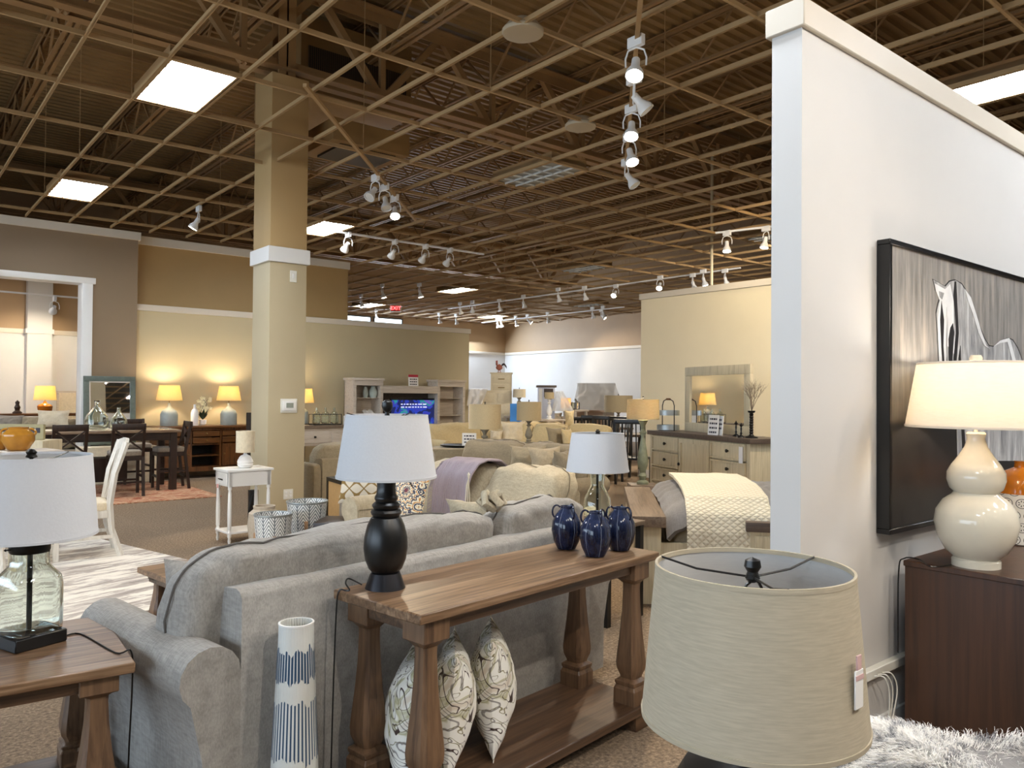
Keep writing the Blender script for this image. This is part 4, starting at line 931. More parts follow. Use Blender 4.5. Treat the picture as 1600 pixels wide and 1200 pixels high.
# fur throw on an ottoman in the near corner
fz = .60; F0 = atD(1500, 1195, 1.86)
t = thing('ottoman', 'low dark ottoman almost outside the frame under the fur throw', 'ottoman', (F0.x, F0.y, 0), YAW * -1)
MB().soft(-.42, .42, -.32, .3, .1, F0.z - .06, 8, 8).build('seat', M['duvet'], t)
for sx in (-.34, .34):
    for sy_ in (-.24, .22): MB().lathe([(.018, 0), (.025, .11)], 10, sx, sy_).build('leg', M['dkwood'], t)
m = MB(); rf = random.Random(8); vs = []; fs = []
R_ = MB(); R_.M = Matrix.Rotation(-YAW, 4, 'Z')
def furz(x, y): return .04 * noise.noise(Vector((x * 5, y * 5, 1))) + .045 * sin(x * 11 + 2.2) * sin(y * 7 + 1) - .05
for k in range(26000):
    x = rf.uniform(-.27, .40); y = rf.uniform(-.30, .24)
    if (abs(x + .0) > .22) and rf.random() < .15: continue
    z = furz(x, y); a = rf.gauss(2.6, .8) + 3 * noise.noise(Vector((x * 9, y * 9, 4))); ln = rf.uniform(.04, .085); up = rf.uniform(.008, .030)
    if x < -.25 or y > .2: a = math.atan2(y, x) + rf.uniform(-.5, .5)
    dx, dy = cos(a), sin(a); wx, wy = -dy * .0009, dx * .0009
    b = len(vs); vs += [(x - wx, y - wy, z), (x + wx, y + wy, z), (x + dx * ln * .6 + wx * .8, y + dy * ln * .6 + wy * .8, z + up), (x + dx * ln * .6 - wx * .8, y + dy * ln * .6 - wy * .8, z + up), (x + dx * ln, y + dy * ln, z + up * .8)]
    fs += [(b, b + 1, b + 2, b + 3), (b + 3, b + 2, b + 4)]
t_ = NT('grey_tipped_fur'); n_ = t_.noise(t_.coord((1, 1.6, 1)), 8, 5, .75, 1.2); t_.set(Roughness=.8)
t_.col(t_.ramp(n_, [(.36, '#3f4046'), (.43, '#8d8c8e'), (.50, '#dedad4'), (.6, '#f6f2ec')]))
ft = thing('fur_throw', 'shaggy white and grey fur throw in the near corner', 'fur throw', (F0.x, F0.y, F0.z), -YAW)
MB().sheet(lambda a, b: (-.27 + a * .67, -.3 + b * .54, furz(-.27 + a * .67, -.3 + b * .54) - .004), 30, 24, .02).build('hide', M['duvet'], ft)
h_ = MB(); h_.v = [Vector(v) for v in vs]; h_.f = fs; ho = h_.build('fur', t_.m, ft, flat=True); ho['kind'] = 'stuff'
# ------------------------------------------------------------------ column foot group
def turned_table(lab, loc, rz):
    t = thing('accent_table', lab, 'table', loc, rz)
    w, d, h = .44, .34, .74
    MB().box(-.02, w + .02, -.02, d + .02, h - .025, h, .006).build('tabletop', M['white'], t)
    MB().box(.01, w - .01, .0, .012, h - .17, h - .025).box(.01, w - .01, d - .012, d, h - .17, h - .025).box(0, .012, .01, d - .01, h - .17, h - .025).box(w - .012, w, .01, d - .01, h - .17, h - .025).build('apron', M['white'], t)
    dr = MB().box(-.006, .004, .05, d - .05, h - .155, h - .045, .003).build('drawer', M['white'], t)
    MB().tube([(-.008, d / 2 - .03, h - .11), (-.028, d / 2 - .025, h - .1), (-.028, d / 2 + .025, h - .1), (-.008, d / 2 + .03, h - .11)], .006, 8).build('cup_pull', M['blackmetal'], dr)
    for x in (.02, w - .02):
        for y in (.02, d - .02):
            MB().cbox(x, y, h - .17, .04, .04, .145).lathe([(.010, 0), (.016, .03), (.012, .06), (.019, .075), (.019, .13), (.014, .14), (.019, .16), (.021, .3), (.017, .5), (.013, .53), (.02, .545), (.019, h - .17)], 16, x, y).build('leg', M['white'], t)
    MB().box(.0, w, .0, d, .10, .12, .003).build('shelf', M['white'], t)
    MB().box(-.012, -.009, .23, .28, h - .33, h - .14).build('price_tag', M['paper'], t)
    MB().box(-.013, -.0095, .232, .278, h - .20, h - .16).build('tag_band', plain('pink_band', '#d99a90', .6), t)
    return t
WT = at(353, 853, 0); turned_table('white turned leg accent table beside the tan column', (WT.x + .03, WT.y + .03, 0), radians(2))
lt = at(383, 731, .74)
t = thing('table_lamp', 'small white ribbed pot lamp with beige drum shade by the column', 'table lamp', (lt.x, lt.y, .74))
MB().lathe([(.05, 0), (.07, .015), (.078, .04), (.074, .048), (.079, .06), (.072, .085), (.066, .09), (.062, .105), (.045, .125), (.02, .135), (.015, .15)], 36).build('lamp_body', M['white'], t)
MB().lathe([(.008, .14), (.008, .26)], 8).build('lamp_rod', M['steelgrey'], t)
shade(M['shade_tan2'] if 'shade_tan2' in M else M['cream_cloth'], .092, .092, .16, .375, t)
# planters
def planter(lab, x, ytop, wpx, d, hpx, legs):
    P_ = atD(x, ytop, d); r = px(wpx / 2, d); h = px(hpx, d); t = thing('planter', lab, 'planter', (P_.x, P_.y, 0), .4); zt_ = P_.z; zb_ = zt_ - h
    MB().lathe([(r * .80, zb_), (r, zt_), (r * .97, zt_), (r * .78, zb_ + .01), (0, zb_ + .01), ], 48).build('bucket', M['herring'], t)
    MB().lathe([(r * 1.0, zt_ - .012), (r * 1.03, zt_ - .006), (r * 1.03, zt_ + .006), (r * .97, zt_ + .006), (r * .97, zt_ - .012), (r, zt_ - .012)], 48, caps=False).build('rim', M['galv'], t)
    for k in range(3):
        a = legs + k * 2 * pi / 3; MB().bar((r * .98 * cos(a), r * .98 * sin(a), zb_ + h * .55), (r * 1.05 * cos(a), r * 1.05 * sin(a), 0), .032, .032).build('leg', M['legwood'], t)
    return t
planter('herringbone metal planter on wooden legs, lower front one', 427, 803, 58, 6.9, 68, 1.9)
planter('herringbone metal planter on wooden legs, taller rear one', 480, 783, 62, 7.35, 60, 1.75)
P_ = atD(413, 790, 7.35); r = px(20, 7.35)
one('floor_vase', MB().lathe([(r * .8, 0), (r * 1.1, P_.z * .25), (r * 1.25, P_.z * .6), (r * 1.15, P_.z * .85), (r * .8, P_.z - .03), (r * .85, P_.z), (r * .7, P_.z), (r * .65, P_.z - .05), (r * .9, P_.z * .7), (0, .1)], 40), M['taupe_cer'], 'tall taupe rough ceramic floor vase behind the planters', 'vase', (P_.x, P_.y, 0))
for x_, y_, lb in ((373, 842, 'coiled black cord hanging behind the white accent table'),):
    P_ = at(x_, y_ - 10, .0)
    t = thing('cord_bundle', lb, 'cord', (P_.x + .25, P_.y + .25, 0))
    MB().box(-.05, .05, -.03, .03, 0, .42, .01).build('power_box', M['black'], t); MB().tube([(-.06, -.05, .0), (-.07, -.06, .2), (-.04, -.06, .35), (0, -.06, .42), (.03, -.05, .3), (.03, -.05, .1)], .007, 6).build('cord', M['black'], t)
# black open shelf unit with wood side behind the planters
P_ = at(510, 745, .56)
t = thing('open_shelf', 'black framed side shelf with tan wooden panel behind the planters', 'shelf unit', (P_.x, P_.y, 0), radians(-8))
w, d, h = .32, .62, .56
MB().box(0, w, -d, 0, h - .04, h).box(0, .045, -d, -d + .045, 0, h - .04).box(0, .045, -.045, 0, 0, h - .04).box(w - .045, w, -d, -d + .045, 0, h - .04).box(w - .045, w, -.045, 0, 0, h - .04).box(.0, w, -d, 0, .1, .13).build('frame', M['blackmetal'], t)
MB().box(.01, .03, -d + .045, -.045, .13, h - .04).build('side_panel', M['tan_panel'], t)
P2 = (P_.x + .12, P_.y - .3, .56); one('glass_ornament', MB().lathe([(.04, 0), (.07, .03), (.065, .07), (.03, .1), (.02, .12), (.03, .13), (0, .13)], 20), M['black'], 'small dark glossy ornament on the black framed shelf', 'ornament', P2)
# dark trunk and trellis pillow chair beyond
P_ = atD(605, 790, 8.5)
t = thing('armchair', 'armchair with trellis cushions half hidden behind the black lamp', 'armchair', (P_.x, P_.y, 0), radians(-60))
MB().soft(-.4, .4, -.4, .35, .12, .45, 8, 8).build('seat', M['cushion_gray'], t); MB().soft(-.4, .4, .2, .42, .3, .9, 7, 8).build('backrest', M['cushion_gray'], t)
for s in (-1, 1):
    for yy in (-.33, .33): MB().cbox(s * .35, yy, 0, .05, .05, .13).build('leg', M['dkwood'], t)
one('throw_pillow', MB().pillow(.52, .45, .18, 6, 18), M['trellis'], 'cream and gold trellis pillow behind the black lamp neck', 'pillow', (atD(570, 812, 7.45).x, atD(570, 812, 7.45).y, .45), radians(-40), rx=-.15)
P_ = atD(550, 842, 7.2)
t = thing('storage_trunk', 'dark studded leather trunk on the carpet behind the black lamp', 'trunk', (P_.x, P_.y, 0), radians(-40))
MB().box(-.3, .3, -.2, .2, 0, .24, .012).build('trunk_body', M['dkwood'], t); MB().box(-.31, .31, -.21, .21, .25, .34, .012).build('lid', M['dkwoodx'], t)
m = MB()
for k in range(24): m.lathe([(0, 0), (.006, .002), (0, .006)], 6, -.28 + .56 * k / 23, 0, 0)
m.v = [Vector((v.x, -.2 - v.z, .03)) if False else Vector((v.x, -.203 - v.z * .5, .03 + v.y)) for v in m.v]; m.build('studs', M['brass'], t)

# beige sofa right behind the column, seen from the back
P_ = at(478, 760, .45)
q1 = Vector((4.28, 9.6, 0))
sofa('sofa', 'pale beige sofa seen from behind, half hidden by the tan column', (5.48, 9.45, 0), radians(8), 1.9, .9, .66, .6, .14, 2, M['sofa3'], cush=M['sofa2'], bc_h=.84, seed=23, overhang=0, box_arm=True)
# console with bottles and dark panel behind it
t = thing('console_table', 'pale drawer console with dark grey top under the glass bottles', 'table', (5.35, 13.25, 0), 0)
MB().box(-.05, 1.95, -.02, .45, .86, .92, .006).build('tabletop', M['greywood'], t)
MB().box(0, 1.9, 0, .42, .55, .86).box(0, .08, 0, .08, 0, .55).box(1.82, 1.9, 0, .08, 0, .55).box(0, .08, .34, .42, 0, .55).box(1.82, 1.9, .34, .42, 0, .55).build('carcass', M['palewood'], t)
for k in range(3):
    d_ = MB().box(.06 + k * .61, .61 + k * .61, -.015, 0, .6, .82, .004).build('drawer', M['palewood'], t); MB().lathe([(.0, 0), (.022, .01), (.02, .03), (0, .034)], 12).build('knob', M['black'], d_)
    kk = COL.objects[-1]; kk.rotation_euler = (pi / 2, 0, 0); kk.location = (.33 + k * .61, -.015, .71)
P_ = atY(488, 700, 13.0)
one('dark_screen', MB().box(-.1, 0.62, 0, .05, .0, 1.18, .01), plain('charcoal_upholstery', '#2f2823', .8), 'dark upholstered panel standing beside the glass bottles', 'panel', (4.93, 12.7, 0))
P_ = atY(508, 679, 13.45)
t = thing('bottle_crate', 'dark wire crate holding glass bottles on the pale console', 'crate', (P_.x, 13.45, .92))
MB().box(-.28, .28, -.1, .1, 0, .02).bar((-.28, -.1, .2), (.28, -.1, .2), .01).bar((-.28, .1, .2), (.28, .1, .2), .01).bar((-.28, -.1, 0), (-.28, -.1, .2), .01).bar((.28, -.1, 0), (.28, -.1, .2), .01).bar((-.28, .1, 0), (-.28, .1, .2), .01).bar((.28, .1, 0), (.28, .1, .2), .01).build('crate_frame', M['black'], t)
bo = one('glass_bottle', MB().lathe([(.06, 0), (.075, .02), (.075, .16), (.05, .21), (.02, .24), (.018, .3), (.014, .3), (.015, .24), (.045, .205), (.07, .155), (.07, .025), (0, .01)], 20), M['glass'], 'clear bottle in the wire crate, nearest the dark panel', 'bottle', (P_.x - .18, 13.45, .943))
dup(bo, (P_.x, 13.45, .943), label='clear bottle standing mid crate on the pale console'); dup(bo, (P_.x + .18, 13.45, .943), label='clear bottle in the wire crate, farthest from the dark panel')
one('picture_box', MB().box(-.2, .2, -.02, .02, 0, .17, .004), M['white'], 'low white framed box beside the bottle crate', 'frame', (P_.x + .55, 13.4, .92))
# glowing lamp peeking out behind the column
P_ = atY(474, 640, 14.2)
def lit_lamp(lab, loc, w0, w1, hs, hb, body, m_b, pw=16, on=True):
    t = thing('table_lamp', lab, 'table lamp', loc)
    MB().lathe(body, 32).build('lamp_body', m_b, t); MB().lathe([(.008, hb - .1), (.008, hb + .1)], 8).build('lamp_rod', M['brass'], t)
    shade(M['shade_lit'], w0, w1, hb, hb + hs, t, lit=True); bulb(t, hb + .05, pw * .45, on=on); return t
jb = [(.09, 0), (.095, .02), (.095, .2), (.08, .25), (.04, .28), (.02, .3), (.018, .34), (.025, .355), (.01, .36)]
one('pedestal_table', MB().lathe([(.2, 0), (.2, .03), (.04, .06), (.04, .87), (.22, .9), (.22, .92)], 24), M['dkwood'], 'slim round pedestal table hidden behind the tan column', 'table', (P_.x, 14.2, 0))
lit_lamp('glowing lamp peeking out from behind the tan column', (P_.x, 14.2, .92), .2, .16, .28, .40, jb, M['cer_grey'], 14)

# ------------------------------------------------------------------ buffet scene
BX = at(240, 667, .92)
bx0, bx1, by = 3.80, 5.42, 14.02
t = thing('buffet', 'brown cherry sideboard with wine cubby against the grey wall', 'sideboard', (bx0, by, 0))
w = bx1 - bx0
MB().box(-.06, w + .06, -.04, .5, .88, .92, .006).build('tabletop', M['cherryx'], t)
MB().box(0, w, .02, .48, .12, .2).box(0, w, .46, .48, .2, .88).box(0, .04, .02, .48, 0, .88).box(w - .04, w, .02, .48, 0, .88).box(.54, .57, .02, .46, .2, .88).box(w - .57, w - .54, .02, .46, .2, .88).box(0, w, .02, .46, .84, .88).box(.57, w - .57, .02, .46, .58, .6).build('carcass', M['cherry'], t)
MB().box(.57, w - .57, .05, .46, .38, .4).build('shelf', M['cherryx'], t)
MB().box(.57, w - .57, .44, .458, .2, .58).build('back_panel', M['black'], t)
def pull(p, x, y, z, r=.014): 
    MB().lathe([(0, 0), (r * .5, .004), (r * .5, .014), (r, .02), (0, .03)], 12).build('knob', M['brass'], p); k_ = COL.objects[-1]; k_.rotation_euler = (pi / 2, 0, 0); k_.location = (x, y, z)
for a, b, z0, z1 in ((.05, .53, .62, .72), (.05, .53, .74, .83), (.58, w - .58, .61, .71), (.58, w - .58, .73, .83), (w - .53, w - .05, .62, .72), (w - .53, w - .05, .74, .83)):
    d_ = MB().box(a, b, 0, .02, z0, z1, .004).build('drawer', M['cherryx'], t); pull(d_, (a + b) / 2, 0, (z0 + z1) / 2)
for a, b in ((.05, .53), (w - .53, w - .05)):
    d_ = MB().box(a, b, 0, .02, .21, .6, .003).box(a, a + .06, -.008, 0, .21, .6).box(b - .06, b, -.008, 0, .21, .6).box(a + .06, b - .06, -.008, 0, .21, .27).box(a + .06, b - .06, -.008, 0, .54, .6).build('door', M['cherry'], t); pull(d_, b - .03 if a < .5 else a + .03, -.008, .42)
lb = [(.14, 0), (.145, .01), (.145, .2), (.12, .26), (.05, .31), (.025, .35), (.022, .40)]
def buf_lamp(lab, x): 
    P_ = atY(x, 662, 14.25); return lit_lamp(lab, (P_.x, 14.25, .92), .215, .165, .27, .44, lb, M['cer_grey'], 30)
buf_lamp('glowing grey jar lamp on the sideboard, next to the counter chairs', 264); buf_lamp('glowing grey jar lamp on the sideboard, next to the column', 357)
P_ = atY(304, 660, 14.2)
one('ceramic_bottle', MB().lathe([(.06, 0), (.065, .01), (.065, .22), (.05, .27), (.025, .3), (.022, .37), (.028, .375), (0, .375)], 28, ripple=None), M['white'], 'white ribbed ceramic bottle between the sideboard lamps', 'vase', (P_.x, 14.2, .92))
P_ = atY(315, 660, 14.25)
t = thing('potted_orchid', 'cream orchid in a white cup on the sideboard', 'plant', (P_.x + .02, 14.25, .92))
MB().lathe([(.04, 0), (.06, .02), (.065, .1), (.06, .1), (0, .08)], 20).build('pot', M['white'], t)
rp = random.Random(2); m = MB(); 
for k in range(9):
    a = rp.uniform(0, 6.3); l_ = rp.uniform(.1, .2); m.sheet(lambda u, v, a=a, l_=l_: (cos(a) * u * .1 + (v - .5) * .05 * sin(pi * u) * -sin(a), sin(a) * u * .1 + (v - .5) * .05 * sin(pi * u) * cos(a), .1 + l_ * u), 6, 3, .003)
m.build('leaves', M['leafg'], t)
MB().tube([(0, 0, .1), (.02, 0, .25), (.06, -.02, .38), (.0, -.02, .46)], .004, 6).tube([(0, 0, .1), (-.03, 0, .25), (.02, -.02, .40), (.1, -.02, .48)], .004, 6).build('stem', M['leafg'], t)
m = MB()
for k in range(26):
    x, y, z = rp.uniform(-.1, .13), rp.uniform(-.06, .03), rp.uniform(.26, .50)
    for j in range(5): a = j * 1.257; m.add([(x, y, z), (x + .028 * cos(a), y - .01, z + .028 * sin(a)), (x + .034 * cos(a + .5), y - .012, z + .034 * sin(a + .5)), (x + .022 * cos(a + 1), y - .004, z + .022 * sin(a + 1))], [(0, 1, 2, 3)])
m.build('blossoms', M['petal'], t)
# teal mirror leaning at the brown wall
a = atY(131, 587, 14.4); b = atY(211, 664, 14.4)
mw, mh = b.x - a.x, 1.15
t = thing('leaning_mirror', 'distressed teal framed mirror against the brown wall', 'mirror', (a.x, 14.4, a.z + .0 - mh - .02 + .02), 0, rx=0)
t.location = (a.x, 14.44, a.z - mh); f = .085
MB().box(0, mw, -.04, 0, 0, f, .006).box(0, mw, -.04, 0, mh - f, mh, .006).box(0, f, -.04, 0, f, mh - f, .006).box(mw - f, mw, -.04, 0, f, mh - f, .006).build('frame', M['teal'], t)
MB().box(f, mw - f, -.028, -.024, mh - f - .02, mh - f).box(f, f + .02, -.028, -.024, f, mh - f).build('inner_lip', M['trim'], t)
g_ = MB().box(f, mw - f, -.02, -.012, f, mh - f).build('mirror_glass', M['mirror'], t); g_.rotation_euler = (radians(-7), 0, 0); g_.location = (0, .0, 0)
g_.rotation_euler = (0, 0, 0)
t.rotation_euler = (radians(-5), 0, 0); t.location.y = 14.36
one('bench_stand', MB().box(-.1, 1.05, -.3, .12, 0, a.z - mh - .015, .01), M['cream_cloth'], 'low cream bench under the teal mirror', 'bench', (a.x, 14.3, 0))
# rust rug
r1 = at(327, 770, 0); r2 = at(172, 783, 0)
one('patterned_rug', MB().box(r1.x - 2.9, r1.x + .0, r1.y - .55, r1.y + 1.9, 0, .012, .003), M['rug_rust'], 'rust orange patterned rug under the counter height table', 'rug')
# counter table
t = thing('counter_table', 'dark brown counter height dining table with light top', 'table', (1.62, 12.55, .012), radians(-3))
tw_, td_ = 2.1, 1.0
MB().box(0, tw_, 0, td_, .88, .92, .005).build('tabletop', wood('mid_brown_glossy_top', '#6b5544', '#8f7a66', 0, .18), t)
MB().box(.06, tw_ - .06, .06, .09, .76, .88).box(.06, tw_ - .06, td_ - .09, td_ - .06, .76, .88).box(.06, .09, .06, td_ - .06, .76, .88).box(tw_ - .09, tw_ - .06, .06, td_ - .06, .76, .88).build('apron', M['dkwoodx'], t)
for lx in (.05, tw_ - .15):
    for ly in (.05, td_ - .15): MB().box(lx, lx + .1, ly, ly + .1, 0, .88, .004).build('leg', M['dkwood'], t)
MB().box(.7, 1.4, .3, .7, .15, .5).build('storage_base', M['dkwood'], t)
def barstool(lab, loc, rz):
    t = thing('counter_chair', lab, 'chair', loc, rz); w, d, sh_, h = .44, .42, .62, 1.04
    MB().soft(-w / 2, w / 2, -d / 2, d / 2, sh_ - .05, sh_ + .03, 7, 8).build('seat', M['cushion_gray'], t)
    MB().box(-w / 2 + .01, w / 2 - .01, -d / 2 + .01, d / 2 - .01, sh_ - .11, sh_ - .045, .004).build('seat_frame', M['dkwood'], t)
    for s in (-1, 1):
        MB().bar((s * (w / 2 - .02), d / 2 - .02, 0), (s * (w / 2 - .02), d / 2 - .02, sh_ - .05), .04).build('leg', M['dkwood'], t)
        m = MB(); m.bar((s * (w / 2 - .02), -d / 2 - .05, 0), (s * (w / 2 - .02), -d / 2 + .02, sh_ - .05), .04); m.bar((s * (w / 2 - .02), -d / 2 + .02, sh_ - .07), (s * (w / 2 - .02), -d / 2 - .07, h), .038); m.build('rear_leg', M['dkwood'], t)
    MB().box(-w / 2, w / 2, -d / 2 - .09, -d / 2 - .055, h - .09, h, .008).build('top_rail', M['dkwood'], t)
    m = MB(); m.bar((-w / 2 + .03, -d / 2 + .0, sh_ + .03), (w / 2 - .03, -d / 2 - .065, h - .08), .045, .02); m.bar((w / 2 - .03, -d / 2 + .0, sh_ + .03), (-w / 2 + .03, -d / 2 - .065, h - .08), .045, .02); m.build('cross_back', M['dkwood'], t)
    MB().bar((-w / 2 + .02, d / 2 - .02, .2), (w / 2 - .02, d / 2 - .02, .2), .03).bar((-w / 2 + .02, -d / 2, .2), (w / 2 - .02, -d / 2, .2), .03).bar((-w / 2 + .02, d / 2 - .02, .28), (-w / 2 + .02, -d / 2 - .01, .28), .03).bar((w / 2 - .02, d / 2 - .02, .28), (w / 2 - .02, -d / 2 - .01, .28), .03).build('stretcher', M['dkwood'], t)
    return t
barstool('dark cross back counter chair behind the white lamp shade, closest to the glass lamp', (2.1, 12.2, .012), radians(4)); barstool('dark cross back counter chair in the middle of the near side', (2.88, 12.25, .012), radians(-4))
barstool('dark cross back counter chair at the table end, pale seat beside the sideboard', (3.62, 12.75, .012), radians(86)); barstool('dark counter chair on the far side of the table before the sideboard', (3.40, 13.85, .012), radians(182))
P_ = at(124, 684, .932); P2 = at(152, 684, .932)
def jug(lab, x, y, s):
    o = one('glass_jug', MB().lathe([(.09, 0), (.13, .03), (.135, .1), (.12, .17), (.07, .24), (.03, .29), (.027, .34), (.035, .345), (.03, .36), (.02, .36), (.02, .29), (.06, .235), (.11, .17), (.12, .1), (.11, .04), (0, .02)], 36), M['glass'], lab, 'jug', (x, y, .934)); o.scale = (s, s, s); return o
jug('larger clear glass demijohn on the counter table', 2.62, 12.85, 1.22); jug('smaller clear glass demijohn on the counter table', 2.93, 12.9, .93)
one('table_runner', MB().box(0, 1.3, -.05, .5, 0, .006), M['cream_cloth'], 'pale cloth runner folded on the counter table', 'cloth', (1.75, 12.75, .934), radians(-3))
# white dining set at the near left
WR = at(245, 868, 0); c0 = Vector((2.07, 7.6, 0))
rg = at(232, 925, 0)
one('abstract_rug', MB().box(-3.2, 0, -1.7, 1.4, 0, .012, .003), M['rug_grey'], 'pale abstract rug with grey streaks on the carpet', 'rug', (2.12, 7.6, 0), radians(14))
def side_chair(lab, loc, rz):
    t = thing('dining_chair', lab, 'chair', loc, rz); w, d, sh_, h = .46, .44, .47, 1.03
    MB().soft(-w / 2, w / 2, -d / 2, d / 2, sh_ - .06, sh_ + .03, 7, 8).build('seat', M['cream_cloth'], t)
    MB().box(-w / 2 + .01, w / 2 - .01, -d / 2 + .01, d / 2 - .01, sh_ - .12, sh_ - .05, .004).build('seat_frame', M['chairwood'], t)
    for s in (-1, 1):
        MB().bar((s * (w / 2 - .025), d / 2 - .025, 0), (s * (w / 2 - .025), d / 2 - .025, sh_ - .06), .045).build('leg', M['chairwood'], t)
        MB().tube([(s * (w / 2 - .025), -d / 2 - .10, 0), (s * (w / 2 - .025), -d / 2 - .02, .25), (s * (w / 2 - .025), -d / 2, sh_), (s * (w / 2 - .02), -d / 2 - .04, .75), (s * (w / 2 - .02), -d / 2 - .13, h)], [.028, .026, .03, .028, .03], 4).build('rear_leg', M['chairwood'], t)
    MB().sheet(lambda a, b: (-w / 2 + a * w, -d / 2 - .10 - .03 * b - .03 * sin(pi * a), h - .10 + b * (.10 + .03 * sin(pi * a))), 12, 3, .03).build('top_rail', M['chairwood'], t)
    for k in range(4):
        x = -w / 2 + .09 + k * (w - .18) / 3; MB().bar((x, -d / 2, sh_ + .03), (x, -d / 2 - .11, h - .08), .045, .014).build('back_slat', M['chairwood'], t)
    MB().bar((-w / 2 + .03, d / 2 - .02, .18), (-w / 2 + .03, -d / 2 - .03, .18), .03).bar((w / 2 - .03, d / 2 - .02, .18), (w / 2 - .03, -d / 2 - .03, .18), .03).bar((-w / 2 + .03, 0, .18), (w / 2 - .03, 0, .18), .03).build('stretcher', M['chairwood'], t)
    return t
side_chair('whitewashed slat back dining chair seen from the side on the pale rug', (1.50, 7.98, .012), radians(84))
side_chair('whitewashed dining chair peeking above the white drum shade', (.55, 7.15, .012), radians(8))
t = thing('dining_table', 'whitewashed dining table behind the glass lamp', 'table', (-.65, 7.55, .012), radians(6))
MB().box(0, 1.75, 0, .95, .72, .76, .006).build('tabletop', M['palewood'], t); MB().box(.05, 1.7, .05, .9, .62, .72).build('apron', M['whitewood'], t)
for lx in (.06, 1.61):
    for ly in (.06, .81): MB().box(lx, lx + .08, ly, ly + .08, 0, .62, .01).build('leg', M['whitewood'], t)
# amber pots behind the shade
def pot(lab, x, y, d, s, hs=2):
    P_ = atD(x, y, d); t = thing('amber_pot', lab, 'pot', (P_.x, P_.y, P_.z)); 
    MB().lathe([(.07 * s, 0), (.1 * s, .02 * s), (.145 * s, .1 * s), (.14 * s, .16 * s), (.10 * s, .2 * s), (.085 * s, .21 * s), (.09 * s, .23 * s), (.075 * s, .23 * s), (.07 * s, .2 * s), (0, .05 * s)], 32).build('pot_body', M['yellowpot'], t)
    for k in range(hs):
        a = k * pi; MB().tube([((.09 + .055 * sin(g) * 1.1) * s * cos(a - .3), (.09 + .055 * sin(g) * 1.1) * s * sin(a - .3), (.175 - .035 * cos(g) * 1.1) * s) for g in [0, .5, 1, 1.57, 2.1, 2.6, 3.1]], .011 * s, 8).build('handle', M['yellowpot'], t)
    return t
pot('glossy amber pot with loop handles behind the drum shade', 28, 704, 7.6, 1.0); pot('small amber pot beside the larger one', -4, 704, 7.7, .7)
one('pedestal', MB().box(-.45, .35, -.2, .25, 0, atD(28, 704, 7.6).z - .002, .01), M['palewood'], 'pale block stand under the amber pots', 'stand', (atD(28, 704, 7.6).x, atD(28, 704, 7.6).y, 0), .2)
P_ = atD(30, 676, 9.2)
t = thing('sign_board', 'pale board with dark lettering marks behind the amber pot', 'sign', (P_.x, P_.y, P_.z - .06), -YAW)
MB().box(-.3, .3, -.02, .02, -.02, .16, .004).build('board', plain('cream_board', '#a49a72', .6), t); MB().box(-.22, -.02, -.024, -.02, .07, .1).box(.14, .19, -.024, -.02, .06, .12).box(.21, .26, -.024, -.02, .06, .12).build('print', M['ink'], t)
one('pedestal', MB().box(-.4, .4, -.2, .2, 0, P_.z - .082, .01), M['whitewood'], 'whitewashed stand carrying the lettered board', 'stand', (P_.x, P_.y, 0), -YAW)

# ---- next room through the opening
t = thing('slatted_console', 'brown slatted console in the next room under the orange lamp', 'table', (1.35, 17.5, 0), 0)
MB().box(0, 2.1, 0, .45, 1.02, 1.07, .004).build('tabletop', M['cherryx'], t)
m = MB()
for k in range(7): m.box(.05, 2.05, .02, .05, .3 + k * .1, .35 + k * .1)
m.build('slats', M['cherry'], t)
for x in (0, 2.0): MB().box(x, x + .1, 0, .45, 0, 1.02).build('leg', M['cherryx'], t)
P_ = atY(70, 643, 17.7)
lit_lamp('orange pot lamp with beige shade in the next room', (P_.x, 17.7, 1.07), .2, .17, .28, .26, [(.08, 0), (.12, .02), (.135, .14), (.11, .17), (.04, .2), (.02, .24)], M['orange'], 18)
P_ = atY(27, 645, 17.7); one('figurine', MB().lathe([(.08, 0), (.085, .02), (.04, .06), (.055, .12), (.03, .17), (.04, .22), (0, .26)], 20), M['dkwood'], 'small dark turned ornament on the slatted console', 'ornament', (P_.x, 17.7, 1.07))
P_ = atY(105, 640, 18.9); t = thing('wall_picture', 'pale framed picture on the next room wall by the orange lamp', 'picture', (P_.x, 18.93, P_.z)); MB().box(-.2, .2, -.03, 0, -.45, .4, .006).build('frame', M['palewood'], t); MB().box(-.16, .16, -.034, -.03, -.41, .36).build('print', M['cream_cloth'], t)
one('light_track', MB().bar((-2, 16.6, 3.32), (3.1, 16.6, 3.28), .03), M['white'], 'white lighting track seen through the opening in the brown wall', 'lighting track')
spot('track_spotlight', 'single spotlight hanging in the next room', (atY(85, 492, 16.6).x, 16.6), (2.6, 18.9, 1.8), True, 170, z=3.27)
area('next_room_light', (0, 17, 3.8), (2.5, 1.4), 60, (1, .93, .87), (0, 0, 0))
def loose_cushion(lab, x, y, d, w, h, m, seed, rz=0):
    P_ = atD(x, y, d); return one('throw_pillow', MB().pillow(px(w, d), px(h, d), .16, seed, 14, .03), m, lab, 'pillow', (P_.x, P_.y, P_.z), -YAW + rz, rx=-.25)
t = sofa('sofa', 'grey brown sofa in the next room heaped with cushions', (1.7, 16.4, 0), pi, 2.6, .85, .85, .7, .2, 2, M['sofa3'], bc_h=.98, seed=41, wr=.05)
loose_cushion('white cushion on the next room sofa', 82, 668, 13.2, 46, 28, M['cream_cloth'], 5, .3); loose_cushion('grey cushion on the next room sofa, nearest the drum shade', 14, 672, 13.2, 40, 24, M['cushion_gray'], 6); loose_cushion('taupe cushion between the white and grey cushions', 48, 672, 13.2, 34, 22, M['sofa3'], 7)
